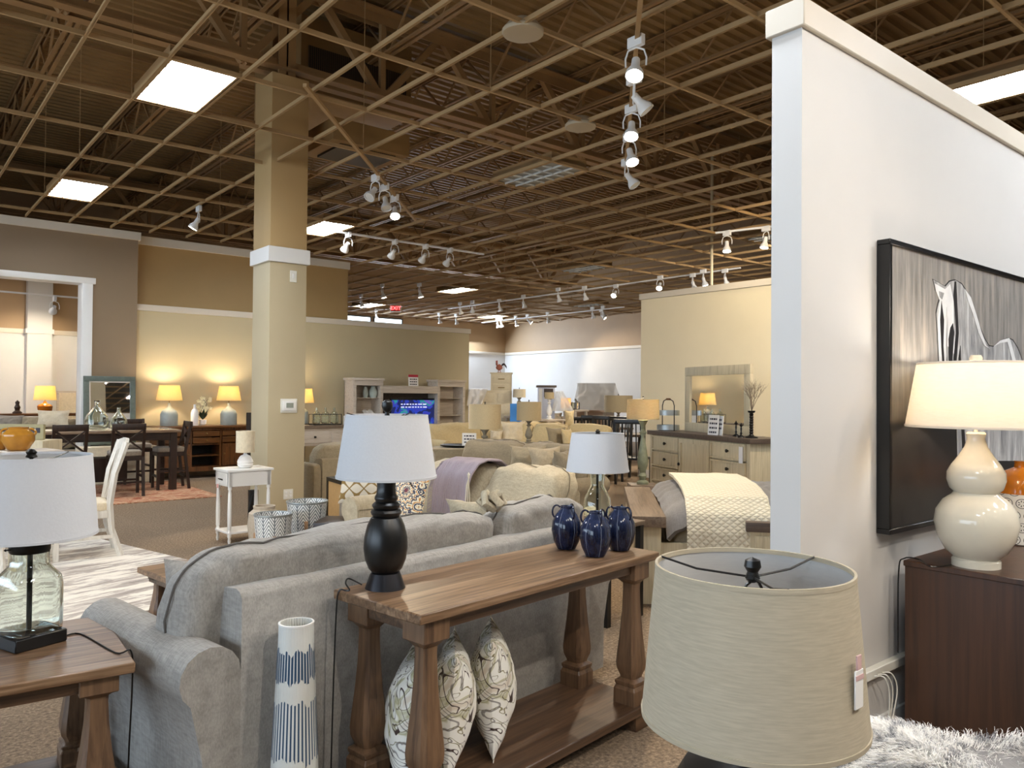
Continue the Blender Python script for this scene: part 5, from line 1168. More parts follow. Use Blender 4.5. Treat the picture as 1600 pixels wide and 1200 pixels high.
# ------------------------------------------------------------------ entertainment wall
EY = 13.85
def ex(x, y): return atY(x, y, EY)
a = ex(553, 590); b = ex(599, 590); c = ex(684, 594); d = ex(727, 594); zt = (a.z + d.z) / 2
t = thing('entertainment_centre', 'pale wood entertainment centre with two glass towers and bridge shelf', 'wall unit', (a.x, EY, 0))
W_ = d.x - a.x; tw1 = b.x - a.x
def tower(x0, w, glassd):
    MB().box(x0, x0 + .06, 0, .4, 0, zt - .05).box(x0 + w - .06, x0 + w, 0, .4, 0, zt - .05).box(x0, x0 + w, .38, .4, 0, zt - .05).box(x0 - .02, x0 + w + .02, -.02, .42, zt - .05, zt, .004).box(x0 + .06, x0 + w - .06, 0, .38, zt - .15, zt - .05).box(x0 + .06, x0 + w - .06, 0, .38, .0, .7).build('tower_case', M['palewood'], t)
    for z in (1.05, 1.42): MB().box(x0 + .06, x0 + w - .06, .05, .38, z, z + .012).build('shelf', M['glass'] if False else M['palewood'], t)
tower(0, tw1, 1); tower(c.x - a.x, d.x - c.x, 1)
MB().box(tw1, c.x - a.x, .0, .4, zt - .3, zt - .15, .004).build('bridge_shelf', M['palewood'], t)
MB().box(tw1, c.x - a.x, .0, .42, .0, .6, .004).build('media_base', M['palewood'], t)
MB().box(tw1, c.x - a.x, .37, .4, .6, zt - .3).build('back_panel', M['greywooddk'], t)
p0 = atY(610, 622, EY + .12); p1 = atY(680, 663, EY + .12)
t = thing('television', 'black flat television showing a blue picture in the wall unit', 'television', ((p0.x + p1.x) / 2, EY + .12, .6))
hw = (p1.x - p0.x) / 2; zh = p0.z - .6
MB().box(-hw, hw, 0, .05, .08, zh, .006).box(-.25, .25, -.05, .15, 0, .015).box(-.04, .04, .0, .05, .01, .1).build('housing', M['black'], t)
MB().box(-hw + .03, hw - .03, -.004, 0, .12, zh - .04).build('screen', M['tv'], t)
m = MB(); rr = random.Random(4)
for k in range(2):
    x = -hw + .25
    while x < hw - .3: w_ = rr.uniform(.03, .1); m.box(x, x + w_, -.006, -.004, zh - .14 - k * .06, zh - .115 - k * .06); x += w_ + .025
m.build('caption_text', glow('caption_white', '#d8dcff', .35), t)
def jar(lab, x, y, w, h, m_, Y): 
    P_ = atY(x, y, Y); s = (P_ - CO).dot(CF); r = px(w / 2, s); return one('ceramic_jar', MB().lathe([(r * .7, 0), (r, px(h, s) * .3), (r * .95, px(h, s) * .6), (r * .5, px(h, s) * .9), (r * .55, px(h, s)), (0, px(h, s))], 24), m_, lab, 'jar', (P_.x, Y, P_.z))
M['celadon'] = plain('pale_celadon', '#b5bfb6', .4)
o = jar('pale green handled jar in the glass tower, larger one', 583, 620, 13, 18, M['celadon'], EY + .15); o.location.z = 1.432
o = jar('pale green jar partly hidden by the tower edge', 571, 620, 9, 17, M['celadon'], EY + .2); o.location.z = 1.432
o = jar('small black pot in the far tower base', 708, 661, 8, 9, M['black'], EY + .15); o.location.z = .70
P_ = ex(648, 606)
def price_sign(lab, loc, rz, w, h, red=True, rows=3):
    t = thing('price_sign', lab, 'sign', loc, rz, rx=-.08)
    MB().box(-w / 2, w / 2, -.004, .004, 0, h, .001).build('card', M['paper'], t)
    if red: MB().box(-w / 2, w / 2, -.006, -.004, h * .78, h).build('header_band', M['red'], t)
    rr = random.Random(int(w * 1000))
    for k in range(rows):
        m = MB()
        z = h * (.60 - k * .22 if red else .8 - k * .22); x = -w * .36
        while x < w * .3: ww = rr.uniform(.08, .2) * w; m.box(x, min(x + ww, w * .38), -.006, -.004, z - h * .05, z + h * .04); x += ww + .05 * w
        m.build('print_line', M['ink'], t)
    return t
price_sign('white price sign with red header on the bridge shelf', (P_.x, EY + .05, zt - .148), 0, .24, .24)
one('open_book', MB().sheet(lambda a_, b_: (-.12 + a_ * .24, -.08 + b_ * .16, .05 + .03 * abs(sin(a_ * pi * 2)) + b_ * .08), 16, 4, .01), M['paper'], 'open white book in the nearer glass tower', 'book', (ex(580, 640).x + .05, EY + .18, 1.03))

# ------------------------------------------------------------------ cream sectional and taupe sofas
s = sofa('sofa', 'cream sectional sofa in front of the wall unit', (10.0, 12.75, 0), radians(180), 3.3, .95, .82, .66, .22, 3, M['sofa4'], pipe=M['pipe4'], bc_h=.95, seed=51, wr=.03, bc_t=.28)
CSF = atD(868, 700, 15.2)
s = sofa('sofa', 'cream sofa facing the camera behind the taupe cushions', (CSF.x, CSF.y, 0), radians(112), 2.3, .95, .84, .66, .22, 3, M['sofa4'], pipe=M['pipe4'], bc_h=.97, seed=61, wr=.03)
def cush(lab, x, y, d, w, h, m_, seed, rz=0, rx=-.25, t=.2):
    P_ = atD(x, y, d); return one('throw_pillow', MB().pillow(px(w, d) * 1.1, px(h, d) * 1.08, t, seed, 16, .03, .16, 2.0), m_, lab, 'pillow', (P_.x, P_.y, P_.z), -YAW + rz, rx=rx)
cush('cream pillow in the corner of the sectional by the television', 689, 696, 15.2, 28, 24, M['sofa4'], 1)
cush('large cream pillow before the cream sofa back, peaked corners', 803, 692, 15.1, 36, 32, M['cream_cloth'], 2, .2)
cush('cream pillow with ruffle beside the first candlestick lamp', 774, 693, 15.0, 20, 20, M['cream_cloth'], 3, -.3)
cush('beige pillow standing against the cream sofa', 872, 703, 14.2, 32, 34, M['sofa3'], 4, .4)
cush('narrow cream pillow standing against the cream sofa arm', 890, 703, 14.0, 20, 32, M['sofa4'], 5, .7)
# small pale armless piece near sectional end
P_ = atD(715, 740, 11.2)
one('ottoman', MB().soft(-.33, .33, -.3, .3, .03, .46, 8, 8, .01), M['sofa4'], 'square cream ottoman in front of the sectional', 'ottoman', (atD(703, 735, 11.6).x, atD(703, 735, 11.6).y, 0), radians(10))
TS = atD(843, 740, 9.5)
M['pil1'] = fabric('light_taupe_cloth', '#ab9c82', '#8f8169', 160, .3); M['pil2'] = fabric('deep_taupe_cloth', '#8a7d66', '#6f6452', 160, .3)
# taupe sofa with its loose back cushions, nearer
s = sofa('sofa', 'taupe chenille sofa with round topped cushions beyond the beige sofa', (TS.x, TS.y, 0), radians(98), 1.7, 1.0, .74, .6, .2, 2, M['pil2'], bc_h=.95, pipe=M['pipe3'], seed=71, wr=.03, bc_t=.32)
cush('taupe pillow leaning on the taupe sofa, showing its seam', 858, 745, 8.5, 56, 46, M['pil1'], 12, .5, -.35, .25)
cush('taupe pillow with folded corner behind the seamed one', 822, 738, 8.8, 54, 40, M['sofa3'], 13, -.2, -.3, .25)
cush('blue grey pillow tucked behind the taupe cushions', 778, 727, 9.7, 36, 34, plain('blue_grey_cloth', '#8b948c', .9), 14, .3)
cush('taupe pillow under the ivory lamp shade', 884, 750, 8.3, 36, 44, M['pil2'], 15, .9, -.2, .22)
# end table with sign and candlestick lamps
def candle_lamp(lab, x, ybase, d, wsh, hsh, ytop, m_sh, body, lit=False):
    P_ = atD(x, ybase, d); t = thing('candlestick_lamp', lab, 'table lamp', (P_.x, P_.y, P_.z)); H_ = px(ybase - ytop, d); hs = px(hsh, d); r = px(wsh / 2, d); hb = H_ - hs
    pr = [(.07, 0), (.07, .02), (.035, .04), (.05, .08), (.03, .11), (.055, .17), (.065, .22), (.05, .32), (.028, .42), (.02, .46), (.045, .50), (.02, .53), (.03, .57), (.06, .62), (.02, .63)]
    k = hb / .63; MB().lathe([(a_, z_ * k) for a_, z_ in pr], 24).build('lamp_body', body, t); MB().lathe([(.006, hb - .02), (.006, hb + hs + .02)], 8).build('lamp_rod', M['blackmetal'], t)
    MB().lathe([(0, 0), (.014, .01), (0, .03)], 8, cz=hb + hs + .01).build('finial', M['blackmetal'], t)
    shade(m_sh, r * 1.01, r, hb, hb + hs, t, lit=lit)
    if lit: bulb(t, hb + .05, 5)
    return t, P_
M['greenwash'] = plain('grey_green_wash', '#7d8068', .6, var=.15)
M['candle'] = plain('weathered_grey_wood', '#8a8270', .7, var=.1)
def stand(lab, P_, w=.5, m_='greywood', rz=0):
    t = thing('end_table', lab, 'table', (P_.x, P_.y, 0), rz); z = P_.z - .001
    MB().box(-w / 2, w / 2, -w / 2, w / 2, z - .04, z, .005).build('tabletop', M[m_], t)
    for sx in (-1, 1):
        for sy_ in (-1, 1): MB().cbox(sx * (w / 2 - .05), sy_ * (w / 2 - .05), 0, .05, .05, z - .04).build('leg', M[m_], t)
    MB().box(-w / 2 + .03, w / 2 - .03, -w / 2 + .03, w / 2 - .03, .12, .14).build('shelf', M[m_], t)
    return t
l1, P1 = candle_lamp('candlestick lamp with tan drum shade beside the price card, nearer of the pair', 757, 730, 9.9, 50, 38, 632, M['shade_tan'], M['candle']); stand('brown end table under the nearer candlestick lamp', P1, .42)
one('slipcovered_cube', MB().box(-.45, .25, -.3, .3, 0, .80, .02), M['sofa3'], 'taupe slipcovered cube holding the price card', 'ottoman', (atD(728, 725, 10.4).x, atD(728, 725, 10.4).y, 0), radians(-35))
P_ = atD(733, 698, 10.4); price_sign('white price card standing on the taupe cube', (P_.x, P_.y, .803), -YAW, .19, .19, False, 3)
one('serving_tray', MB().lathe([(.2, 0), (.24, .015), (.25, .03), (.24, .03), (.19, .012), (0, .012)], 28), M['black'], 'black round tray on the taupe cube', 'tray', (atD(716, 697, 10.5).x, atD(716, 697, 10.5).y, .802))
l2, P2 = candle_lamp('candlestick lamp with tan drum shade, farther of the pair', 826, 692, 13.0, 38, 29, 628, M['shade_tan'], M['candle']); stand('brown end table under the farther candlestick lamp', P2, .5)
# green turned floor lamp beside the dresser
P_ = atD(1003, 752, 9.2)
l3, P3 = candle_lamp('turned grey green lamp with lit tan shade beside the cream dresser', 1004, 756, 9.2, 50, 31, 624, shade_mat('amber_linen_shade', '#cfc09c', '#c0b08a', .4), M['greenwash'], True)
one('side_pedestal', MB().box(-.16, .16, -.16, .16, 0, P3.z - .002, .01), M['greywood'], 'square grey wood pedestal under the green turned lamp', 'stand', (P3.x, P3.y, 0), -YAW)
# tan boxes = shades of two more lamps far away
l4, P4 = candle_lamp('square tan shaded lamp left of the lit tan shade'.replace('left of', 'just beyond'), 966, 668, 18.0, 44, 26, 618, M['shade_tan'], M['candle']); stand('end table under the lamp just beyond the lit tan shade', P4, .5)
l5, P5 = candle_lamp('small peach shaded lamp far back by the dust sheet', 884, 655, 18.5, 16, 16, 622, shade_mat('peach_shade', '#dcc9a8', '#cdb590', .4), M['candle'], True); stand('small end table under the peach shaded lamp', P5, .5)
# lantern
P_ = atD(899, 640, 18.3)
t = thing('lantern', 'grey metal lantern between the peach lamp and the dust sheet', 'lantern', (P_.x, P_.y, P_.z)); w_, h_ = px(9, 17.3), px(12, 17.3)
m = MB()
for sx in (-1, 1):
    for sy_ in (-1, 1): m.bar((sx * w_ / 2, sy_ * w_ / 2, 0), (sx * w_ / 2, sy_ * w_ / 2, h_), .02)
m.box(-w_ / 2, w_ / 2, -w_ / 2, w_ / 2, 0, .02); m.lathe([(w_ * .7, h_), (w_ * .2, h_ + .05), (.02, h_ + .08), (0, h_ + .09)], 4, rot=pi / 4); m.build('lantern_frame', M['steelgrey'], t)
MB().box(-w_ / 2 + .01, w_ / 2 - .01, -w_ / 2 + .01, w_ / 2 - .01, .02, h_).build('glass_pane', M['glass'], t)
stand('pale end table under the grey lantern', P_, .45, 'palewood')

# ------------------------------------------------------------------ dresser, mirror, bed
DR = radians(180 + 70)   # dresser front faces the aisle
p0 = at(1013, 672, 1.03); p1 = at(1172, 686, 1.03)
dv = (p1 - p0); dv.z = 0; dl = dv.length; ang = math.atan2(dv.y, dv.x)
t = thing('dresser', 'cream dresser with dark plank top under the framed mirror', 'dresser', (p0.x, p0.y, 0), ang)
# local x along the front, local +y is back (towards the wall)
D_ = .5
MB().box(-.04, dl, -.0, D_ + .02, .97, 1.03, .005).build('tabletop', M['greywooddk'], t)
MB().box(0, .06, .03, D_, 0, .97).box(dl - .1, dl - .04, .03, D_, 0, .97).box(0.06, dl - .1, .05, D_, .08, .97).build('carcass', M['whitewood'], t)
fw = dl - .16; c3 = fw / 3
for col_ in (0, 2):
    for r_ in range(4):
        z = .12 + r_ * .215; x = .06 + col_ * c3
        d_ = MB().box(x + .01, x + c3 - .01, .03, .05, z, z + .195, .003).box(x + .01, x + c3 - .01, .006, .03, z, z + .018).box(x + .01, x + c3 - .01, .006, .03, z + .177, z + .195).box(x + .01, x + .028, .006, .03, z + .018, z + .177).box(x + c3 - .028, x + c3 - .01, .006, .03, z + .018, z + .177).build('drawer', M['whitewood'], t)
        MB().lathe([(0, 0), (.01, .003), (.01, .016), (.022, .022), (.02, .034), (0, .04)], 14).build('knob', M['black'], d_); k_ = COL.objects[-1]; k_.rotation_euler = (pi / 2, 0, 0); k_.location = (x + c3 / 2, .03, z + .1)
x = .06 + c3
d_ = MB().box(x + .01, x + c3 - .01, .03, .05, .12, .96, .003).box(x + .01, x + .05, .006, .03, .12, .96).box(x + c3 - .05, x + c3 - .01, .006, .03, .12, .96).box(x + .05, x + c3 - .05, .006, .03, .9, .96).box(x + .05, x + c3 - .05, .006, .03, .12, .18).build('door', M['whitewood'], t)
MB().lathe([(0, 0), (.01, .003), (.01, .016), (.022, .022), (.02, .034), (0, .04)], 14).build('knob', M['black'], d_); k_ = COL.objects[-1]; k_.rotation_euler = (pi / 2, 0, 0); k_.location = (x + .03, .018, .62)
MB().box(dl - .2, dl - .13, -.006, -.002, .74, .93).build('price_tag', M['paper'], t)
Tm = t.matrix_basis if False else (Matrix.Translation((p0.x, p0.y, 0)) @ Matrix.Rotation(ang, 4, 'Z'))
def onD(x, y, z=1.03): q_ = Tm @ Vector((x, y, z)); return (q_.x, q_.y, q_.z)
def Dloc(xp, yp, yloc):
    """where the ray through a pixel meets the vertical plane local y = yloc"""
    n = Vector((-sin(ang), cos(ang), 0)); d = ray(xp, yp); q0 = Vector(onD(0, yloc, 0)); k = (q0 - CO).dot(n) / d.dot(n); q_ = Tm.inverted() @ (CO + d * k); return q_
m0 = Dloc(1070, 574, D_ - .12); m1 = Dloc(1172, 574, D_ - .12)
t = thing('dresser_mirror', 'whitewashed square framed mirror standing on the cream dresser', 'mirror', onD(m0.x, D_ - .12, 1.03), ang); mw = m1.x - m0.x; mh = m0.z - 1.03; f = .085 * mw / 1.0
MB().box(0, mw, 0, .05, 0, f, .008).box(0, mw, 0, .05, mh - f, mh, .008).box(0, f, 0, .05, f, mh - f, .008).box(mw - f, mw, 0, .05, f, mh - f, .008).build('frame', M['whitewood'], t)
MB().box(f, mw - f, .02, .03, f, mh - f).build('mirror_glass', M['mirror'], t)
q_ = Dloc(1044, 668, .22)
t = thing('tiered_basket', 'two tier round metal basket stand at the end of the dresser', 'basket', onD(q_.x, .22), ang); r_ = px(18, 10.5); H_ = px(50, 10.5)
for z in (0.0, H_ * .47): MB().lathe([(0, z + .01), (r_, z + .01), (r_, z + .08), (r_ - .006, z + .08), (r_ - .006, z + .012), (0, z + .012)], 32).build('tray', M['galv'], t)
MB().tube([(-r_, 0, 0), (-r_, 0, H_ * .8), (-r_ * .8, 0, H_ * .95), (-r_ * .4, 0, H_), (r_ * .4, 0, H_), (r_ * .8, 0, H_ * .95), (r_, 0, H_ * .8), (r_, 0, 0)], .007, 8).build('handle', M['blackmetal'], t)
MB().tube([(-r_ * .3, 0, H_ + .005), (r_ * .3, 0, H_ + .005)], .014, 8).build('grip', M['cherry'], t)
q_ = Dloc(1116, 672, .12); tt = price_sign('cream care card with dark writing standing in front of the mirror', onD(q_.x - .03, .12), ang + .1, .19, .25, False, 4); q_ = Dloc(1130, 672, .2); price_sign('pale green folded card behind the cream care card', onD(q_.x - .02, .16), ang - .2, .16, .24, False, 3)
def candlestick(lab, x, h, yl): 
    q_ = Dloc(x, 675, yl); H_ = px(h, 9.4); k = H_ / .3
    one('candlestick', MB().lathe([(.045, 0), (.04, .012), (.012, .03), (.008, .06 * k), (.014, .1 * k), (.007, .13 * k), (.012, .2 * k), (.007, .24 * k), (.02, .27 * k), (.022, .285 * k), (.01, .3 * k), (.004, .33 * k), (0, .34 * k)], 18), M['black'], lab, 'candlestick', onD(q_.x, yl))
candlestick('short black candlestick on the dresser, nearest the cards', 1150, 22, .2); candlestick('short black candlestick on the dresser, in front of the tall one', 1158, 20, .1)
q_ = Dloc(1174, 676, .15)
t = thing('twig_holder', 'tall black twisted candle holder with a spray of dry twigs', 'decoration', onD(q_.x, .15), ang); H_ = px(42, 9.2)
m = MB().lathe([(.075, 0), (.07, .015), (.03, .03), (.018, .05)], 20)
m.lathe([(.018, .045)] + [(.019 + .006 * (k % 2), .05 + k * (H_ - .08) / 16) for k in range(17)] + [(.04, H_ - .02), (.045, H_)], 16); m.build('holder', M['blackmetal'], t)
m = MB(); rt = random.Random(11)
def twig(p, d, l, r, n):
    e = p + d * l; m.tube([p, (p + e) / 2 + Vector((rt.uniform(-.1, .1), rt.uniform(-.1, .1), 0)) * l * .3, e], [r, r * .8, r * .5], 4)
    if n > 0:
        for k in range(3 if n > 1 else 2): twig(p + d * l * rt.uniform(.45, 1), (d + Vector((rt.uniform(-.7, .7), rt.uniform(-.7, .7), rt.uniform(-.1, .5)))).normalized(), l * rt.uniform(.55, .8), r * .6, n - 1)
for k in range(9): twig(Vector((0, 0, H_)), Vector((rt.uniform(-.6, .6), rt.uniform(-.5, .5), 1)).normalized(), .18, .004, 3)
m.build('twigs', M['twig'], t, flat=True)

# bed seen from its side: plank topped footboard with drawers, quilt hanging towards the aisle
ft0 = at(1040, 806, .64)
bedang = radians(44)
t = thing('bed', 'whitewashed bed with plank topped storage footboard beside the cream dresser', 'bed', (ft0.x, ft0.y, 0), bedang)
# local +x runs across the bed, -y along it towards the partition
MB().box(-.05, 1.8, -.0, .24, .56, .64, .008).build('footboard_top', M['greywood'], t); MB().box(0, 1.75, .03, .21, .0, .56).build('footboard', M['whitewood'], t)
MB().box(.03, .07, -2.1, .03, .12, .44).box(1.68, 1.72, -2.1, .03, .12, .44).box(.07, 1.68, -2.1, .03, .25, .3).build('side_rail', M['whitewood'], t)
for i in range(2):
    for j in range(2):
        d_ = MB().box(.06 + i * .84, .86 + i * .84, .21, .225, .06 + j * .25, .28 + j * .25, .004).build('drawer', M['whitewood'], t)
        for kx in (.22, .62):
            MB().lathe([(0, 0), (.01, .003), (.01, .016), (.022, .022), (.02, .034), (0, .04)], 12).build('knob', M['black'], d_); k_ = COL.objects[-1]; k_.rotation_euler = (-pi / 2, 0, 0); k_.location = (.06 + kx + i * .84, .225, .17 + j * .25)
MB().box(0, 1.75, -2.2, -2.1, 0, 1.2, .01).build('headboard', M['whitewood'], t)
MB().soft(.08, 1.66, -2.05, -.01, .3, .62, 9, 10).build('mattress', M['cream_cloth'], t)
def duv(a_, b_):
    x = .02 + a_ * 1.66; y = -1.9 + b_ * 1.88
    ed = max(0, 1 - x / .20); ez = max(0, (b_ - .90) / .10); z = .70 + .045 * sin(pi * a_) - .17 * ed ** 2.2 - .10 * ez ** 2 + .022 * noise.noise(Vector((x * 6, y * 6, 0))) + .006 * sin(y * 60)
    return (x - .0, y, z)
one('duvet', MB().sheet(duv, 40, 70, .05), M['duvet'], 'grey pleated duvet over the bed beside the plank topped footboard', 'bedding', (ft0.x, ft0.y, 0), bedang)
def qlt(a_, b_):
    path = [(1.45, .775), (1.1, .785), (.7, .785), (.4, .77), (.16, .73), (.03, .62), (-.015, .50), (-.02, .40), (-.025, .33)]
    k = a_ * (len(path) - 1); i = min(int(k), len(path) - 2); f_ = k - i; X = path[i][0] * (1 - f_) + path[i + 1][0] * f_; Z = path[i][1] * (1 - f_) + path[i + 1][1] * f_
    y = -.15 - b_ * .60
    return (X - .02 * (a_ > .55) * abs(sin(b_ * 7 + 1)), y, Z + .03 + .008 * noise.noise(Vector((X * 6, y * 6, 3))))
one('quilt', MB().sheet(qlt, 60, 36, .022), M['quilt'], 'cream diamond quilted blanket hanging over the side of the bed', 'quilt', (ft0.x, ft0.y, 0), bedang)
N_ = at(1172, 815, .62)
t = thing('nightstand', 'whitewashed nightstand with dark plank top at the edge of the white partition', 'nightstand', (N_.x, N_.y, 0), bedang - .1)
MB().box(-.03, .45, -.55, .03, .55, .62, .008).build('tabletop', M['greywooddk'], t); MB().box(0, .42, -.5, 0, 0, .55, .004).build('body', M['whitewood'], t)
for k in range(2):
    d_ = MB().box(-.015, 0, -.47, -.03, .06 + k * .24, .28 + k * .24, .004).build('drawer', M['whitewood'], t); MB().lathe([(0, 0), (.01, .003), (.01, .016), (.022, .022), (0, .03)], 12).build('knob', M['black'], d_); k_ = COL.objects[-1]; k_.rotation_euler = (0, -pi / 2, 0); k_.location = (-.015, -.25, .17 + k * .24)

# ------------------------------------------------------------------ far zone
def fbox(name, lab, cat, x0, x1, ytop, ybot, d, depth, m_, rz=-YAW, c=.01, group=None):
    """simple case standing on the floor, its front at distance d"""
    a = atD((x0 + x1) / 2, ytop, d); w = px(x1 - x0, d); t = thing(name, lab, cat, (a.x, a.y, 0), rz, group); return t, w, a.z
t, w, zt_ = fbox('tall_chest', 'tall cream chest of drawers with a rooster on top', 'chest', 767, 800, 582, 640, 19.0, .5, None)
MB().box(-w / 2, w / 2, 0, .45, 0, zt_ - .03).build('carcass', M['cream_furn'], t); MB().box(-w / 2 - .02, w / 2 + .02, -.02, .47, zt_ - .03, zt_, .005).build('top', M['cream_furn'], t)
n_ = int((zt_ - .2) / .21)
for k in range(n_):
    z = zt_ - .06 - (k + 1) * .21; d_ = MB().box(-w / 2 + .05, w / 2 - .05, -.02, 0, z + .02, z + .19, .006).build('drawer', M['cream_furn'], t); MB().box(-.08, .08, -.04, -.02, z + .1, z + .12, .004).build('handle', M['brass'], d_)
P_ = atD(780, 582, 19.1)
t = thing('rooster_figure', 'small red brown rooster figure on the tall cream chest', 'figurine', (P_.x, P_.y, zt_), -YAW)
m = MB(); m.lathe([(0, .05), (.05, .08), (.065, .12), (.05, .17), (.02, .2), (0, .21)], 14, sx=1.3, sy=.7); m.lathe([(0, .16), (.025, .19), (.028, .24), (.02, .27), (0, .285)], 12, -.06, 0); m.tube([(-.02, 0, 0), (-.02, 0, .07)], .008, 6); m.tube([(.03, 0, 0), (.03, 0, .07)], .008, 6); m.box(-.05, .06, -.04, .04, 0, .01); m.build('body', plain('terracotta', '#a5614f', .6), t)
MB().sheet(lambda a_, b_: (.06 + a_ * .12, (b_ - .5) * .02, .15 + .06 * sin(a_ * 3) - .06 * a_ + b_ * .05), 8, 3, .01).build('tail', plain('dark_tail', '#3a2a2a', .6), t)
MB().prism([(-.09, .26), (-.08, .30), (-.06, .285), (-.045, .305), (-.035, .27)], -.006, .006).build('comb', M['red'], t)
t, w, zt_ = fbox('dresser', 'low cream dresser under a dust sheet in front of the tall chest', 'dresser', 750, 800, 610, 640, 18.2, .5, None)
MB().box(-w / 2, w / 2, 0, .45, 0, zt_, .01).build('carcass', M['cream_furn'], t)
for i in range(2):
    for k in range(4): MB().box(-w / 2 + .04 + i * w / 2, -.03 + i * w / 2, -.02, 0, zt_ - .28 - k * .26, zt_ - .06 - k * .26, .006).build('drawer', M['cream_furn'], t)
def dust(lab, xt0, xt1, yt, xb0, xb1, yb, d):
    a = atD(xt0, yt, d); b = atD(xt1, yt, d); c = atD(xb0, yb, d); e = atD(xb1, yb, d)
    def fn(u, v):
        top = a.lerp(b, u); bot = c.lerp(e, u); q_ = top.lerp(bot, v); k = .05 * v * sin(u * 13 + v * 3) + .03 * noise.noise(Vector((u * 6, v * 5, 0))); return q_ - CF * (k + .12 * v)
    m = MB().sheet(fn, 40, 14, .006); m2 = MB().sheet(lambda u, v: a.lerp(b, u) + CF * (v * .5) + Vector((0, 0, .01)), 20, 4, .006); m.add([tuple(v) for v in m2.v], m2.f)
    return one('dust_sheet', m, M['sheet_plastic'], lab, 'dust sheet')
dust('milky dust sheet sliding off the low cream dresser', 733, 762, 608, 730, 752, 634, 17.9)
dust('milky dust sheet draped over the tall headboard in the far room', 903, 961, 599, 893, 975, 642, 21.0)
dust('milky dust sheet hanging beside the blue white cabinet', 868, 880, 612, 862, 896, 642, 18.0)
t, w, zt_ = fbox('headboard', 'pale wood headboard under the milky dust sheet', 'headboard', 904, 960, 599, 640, 21.2, .1, None); MB().box(-w / 2, w / 2, 0, .08, 0, zt_).box(-w / 2 - .03, w / 2 + .03, -.03, .1, zt_ - .06, zt_ - .005, .006).build('panel', M['palewood'], t)
t, w, zt_ = fbox('low_dresser', 'long pale pink wood dresser under the dust sheet', 'dresser', 886, 942, 641, 668, 19.2, .5, None); MB().box(-w / 2, w / 2, 0, .4, 0, zt_ - .06).box(-w / 2 - .04, w / 2 + .04, -.04, .42, zt_ - .06, zt_, .006).build('case', plain('pinkish_wood', '#b59a85', .5), t)
t, w, zt_ = fbox('cabinet', 'pale blue white cabinet with dark open shelf in the far room', 'cabinet', 841, 867, 602, 660, 18.3, .5, None)
MB().box(-w / 2, w / 2, 0, .45, 0, zt_ - .05).build('case', plain('pale_blue_paint', '#c9cede', .5), t); MB().box(-w / 2 - .04, w / 2 + .04, -.04, .48, zt_ - .05, zt_, .006).build('top', M['greywooddk'], t); MB().box(-.06, w / 2 - .04, -.006, 0, zt_ - .28, zt_ - .08).build('open_shelf', M['dkwood'], t); MB().box(-w / 2 + .02, -.1, -.012, 0, zt_ - 1.0, zt_ - .08, .004).build('door', M['white'], t)
l6, P6 = candle_lamp('off white shaded lamp near the tall cream chest', 811, 650, 18.0, 20, 13, 608, M['cream_cloth'], M['candle']); stand('pale table under the off white shaded lamp', P6, .5, 'palewood')
l7, P7 = candle_lamp('small tan shaded lamp in front of the blue white cabinet', 858, 655, 16.8, 15, 10, 613, M['shade_tan'], M['white']); stand('pale table under the small tan shaded lamp', P7, .5, 'palewood')
P_ = atD(806, 650, 17.4); one('easel_board', MB().box(-.13, .13, -.02, .02, 0, 1.32), plain('bright_blue_board', '#3f8fe0', .5), 'bright blue board standing beside the tall cream chest', 'board', (P_.x, P_.y, 0), -YAW)
P_ = atD(790, 660, 20.4)
t = thing('bed', 'bed with white linen and dark rail behind the candlestick lamps', 'bed', (P_.x, P_.y, 0), -YAW + .2)
MB().box(-.6, 1.2, 0, 2.0, .2, .5, .02).build('rail', M['dkwood'], t); MB().soft(-.55, 1.15, .02, 1.95, .4, .86, 6, 10, .04, 3).build('linen', M['cream_cloth'], t)
cush('white pillow with dark script on the far bed', 793, 655, 20.2, 22, 18, M['cream_cloth'], 21)
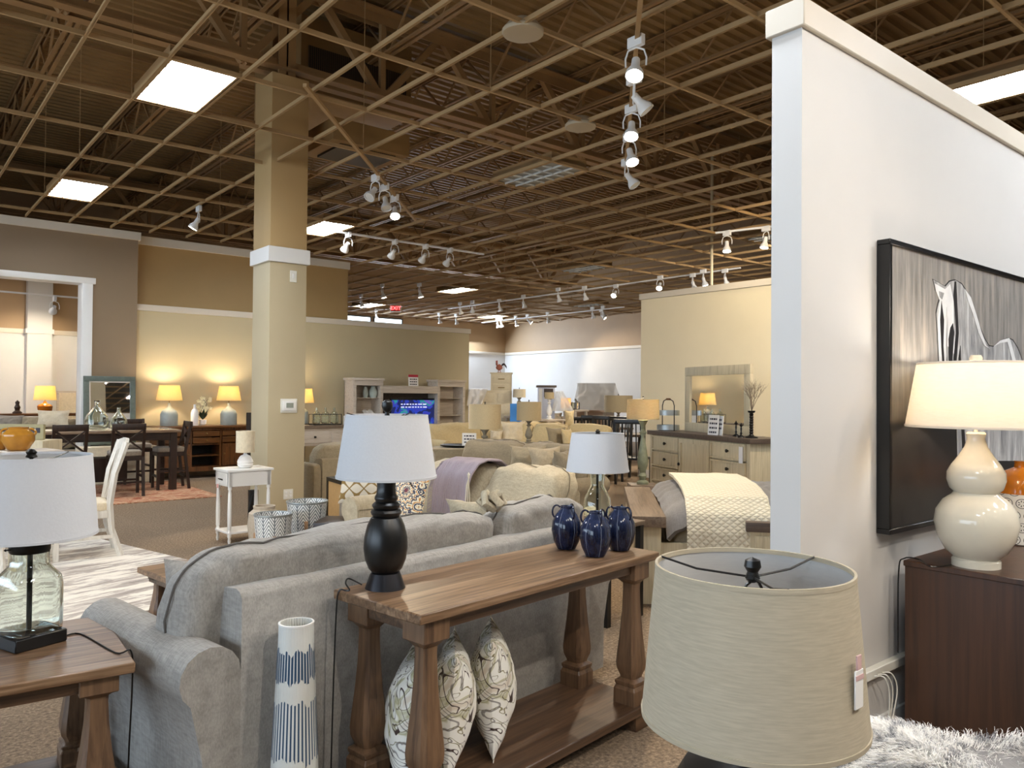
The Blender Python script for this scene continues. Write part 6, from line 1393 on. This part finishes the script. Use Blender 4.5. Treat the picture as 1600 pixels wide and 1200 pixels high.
cush('pale grey pillow on the far sofa by the blue white cabinet', 852, 661, 19.2, 26, 16, plain('pale_grey_cloth', '#b9b6b4', .9), 22); cush('white pillow on the far sofa by the blue white cabinet', 868, 661, 19.4, 20, 16, M['cream_cloth'], 23)
one('slipcovered_sofa', MB().soft(-.5, .75, -.3, .6, .05, .98, 8, 10, .02), M['cream_cloth'], 'white slipcovered sofa far behind the cream sofa', 'sofa', (atD(862, 665, 19.9).x, atD(862, 665, 19.9).y, 0), -YAW)
cush('cream bolster standing up behind the cream sofa', 890, 668, 16.4, 14, 26, M['sofa4'], 24)
# black slatted chairs
def black_chair(lab, x, ytop, d, rz):
    P_ = atD(x, ytop, d); h = P_.z; t = thing('black_chair', lab, 'chair', (P_.x, P_.y, 0), rz); w = .5
    MB().box(-w / 2, w / 2, 0, .48, .42, .46, .01).build('seat', M['black'], t)
    for s in (-1, 1):
        MB().bar((s * w / 2, 0, 0), (s * w / 2, -.08, h), .04).build('rear_leg', M['black'], t); MB().bar((s * w / 2, .45, 0), (s * w / 2, .45, .44), .04).build('leg', M['black'], t)
    MB().box(-w / 2, w / 2, -.1, -.06, h - .08, h, .01).build('top_rail', M['black'], t)
    for k in range(6): xx = -w / 2 + .06 + k * (w - .12) / 5; MB().bar((xx, -.02, .46), (xx, -.08, h - .06), .018).build('spindle', M['black'], t)
    return t
black_chair('black slat back chair far away, turned half sideways behind the cream sofa', 908, 651, 17.0, radians(-20)); black_chair('black spindle chair far away with its slats against the pale wall', 928, 649, 16.6, radians(-50)); black_chair('black spindle chair just left of the bright end of the far dresser'.replace('just left of', 'before'), 947, 650, 16.1, radians(-70))
black_chair('large black slat back chair right behind the green turned lamp', 985, 655, 13.2, radians(-62)); black_chair('black chair between the lamps, darker and partly hidden', 966, 651, 14.6, radians(100))
t = thing('dining_table', 'dark dining table with grey top among the black chairs', 'table', (atD(950, 665, 15.6).x, atD(950, 665, 15.6).y, 0), radians(-40))
MB().box(-.8, .8, -.45, .45, .71, .76, .006).build('tabletop', M['greywooddk'], t)
for sx in (-.7, .7):
    for sy_ in (-.35, .35): MB().cbox(sx, sy_, 0, .08, .08, .71).build('leg', M['black'], t)
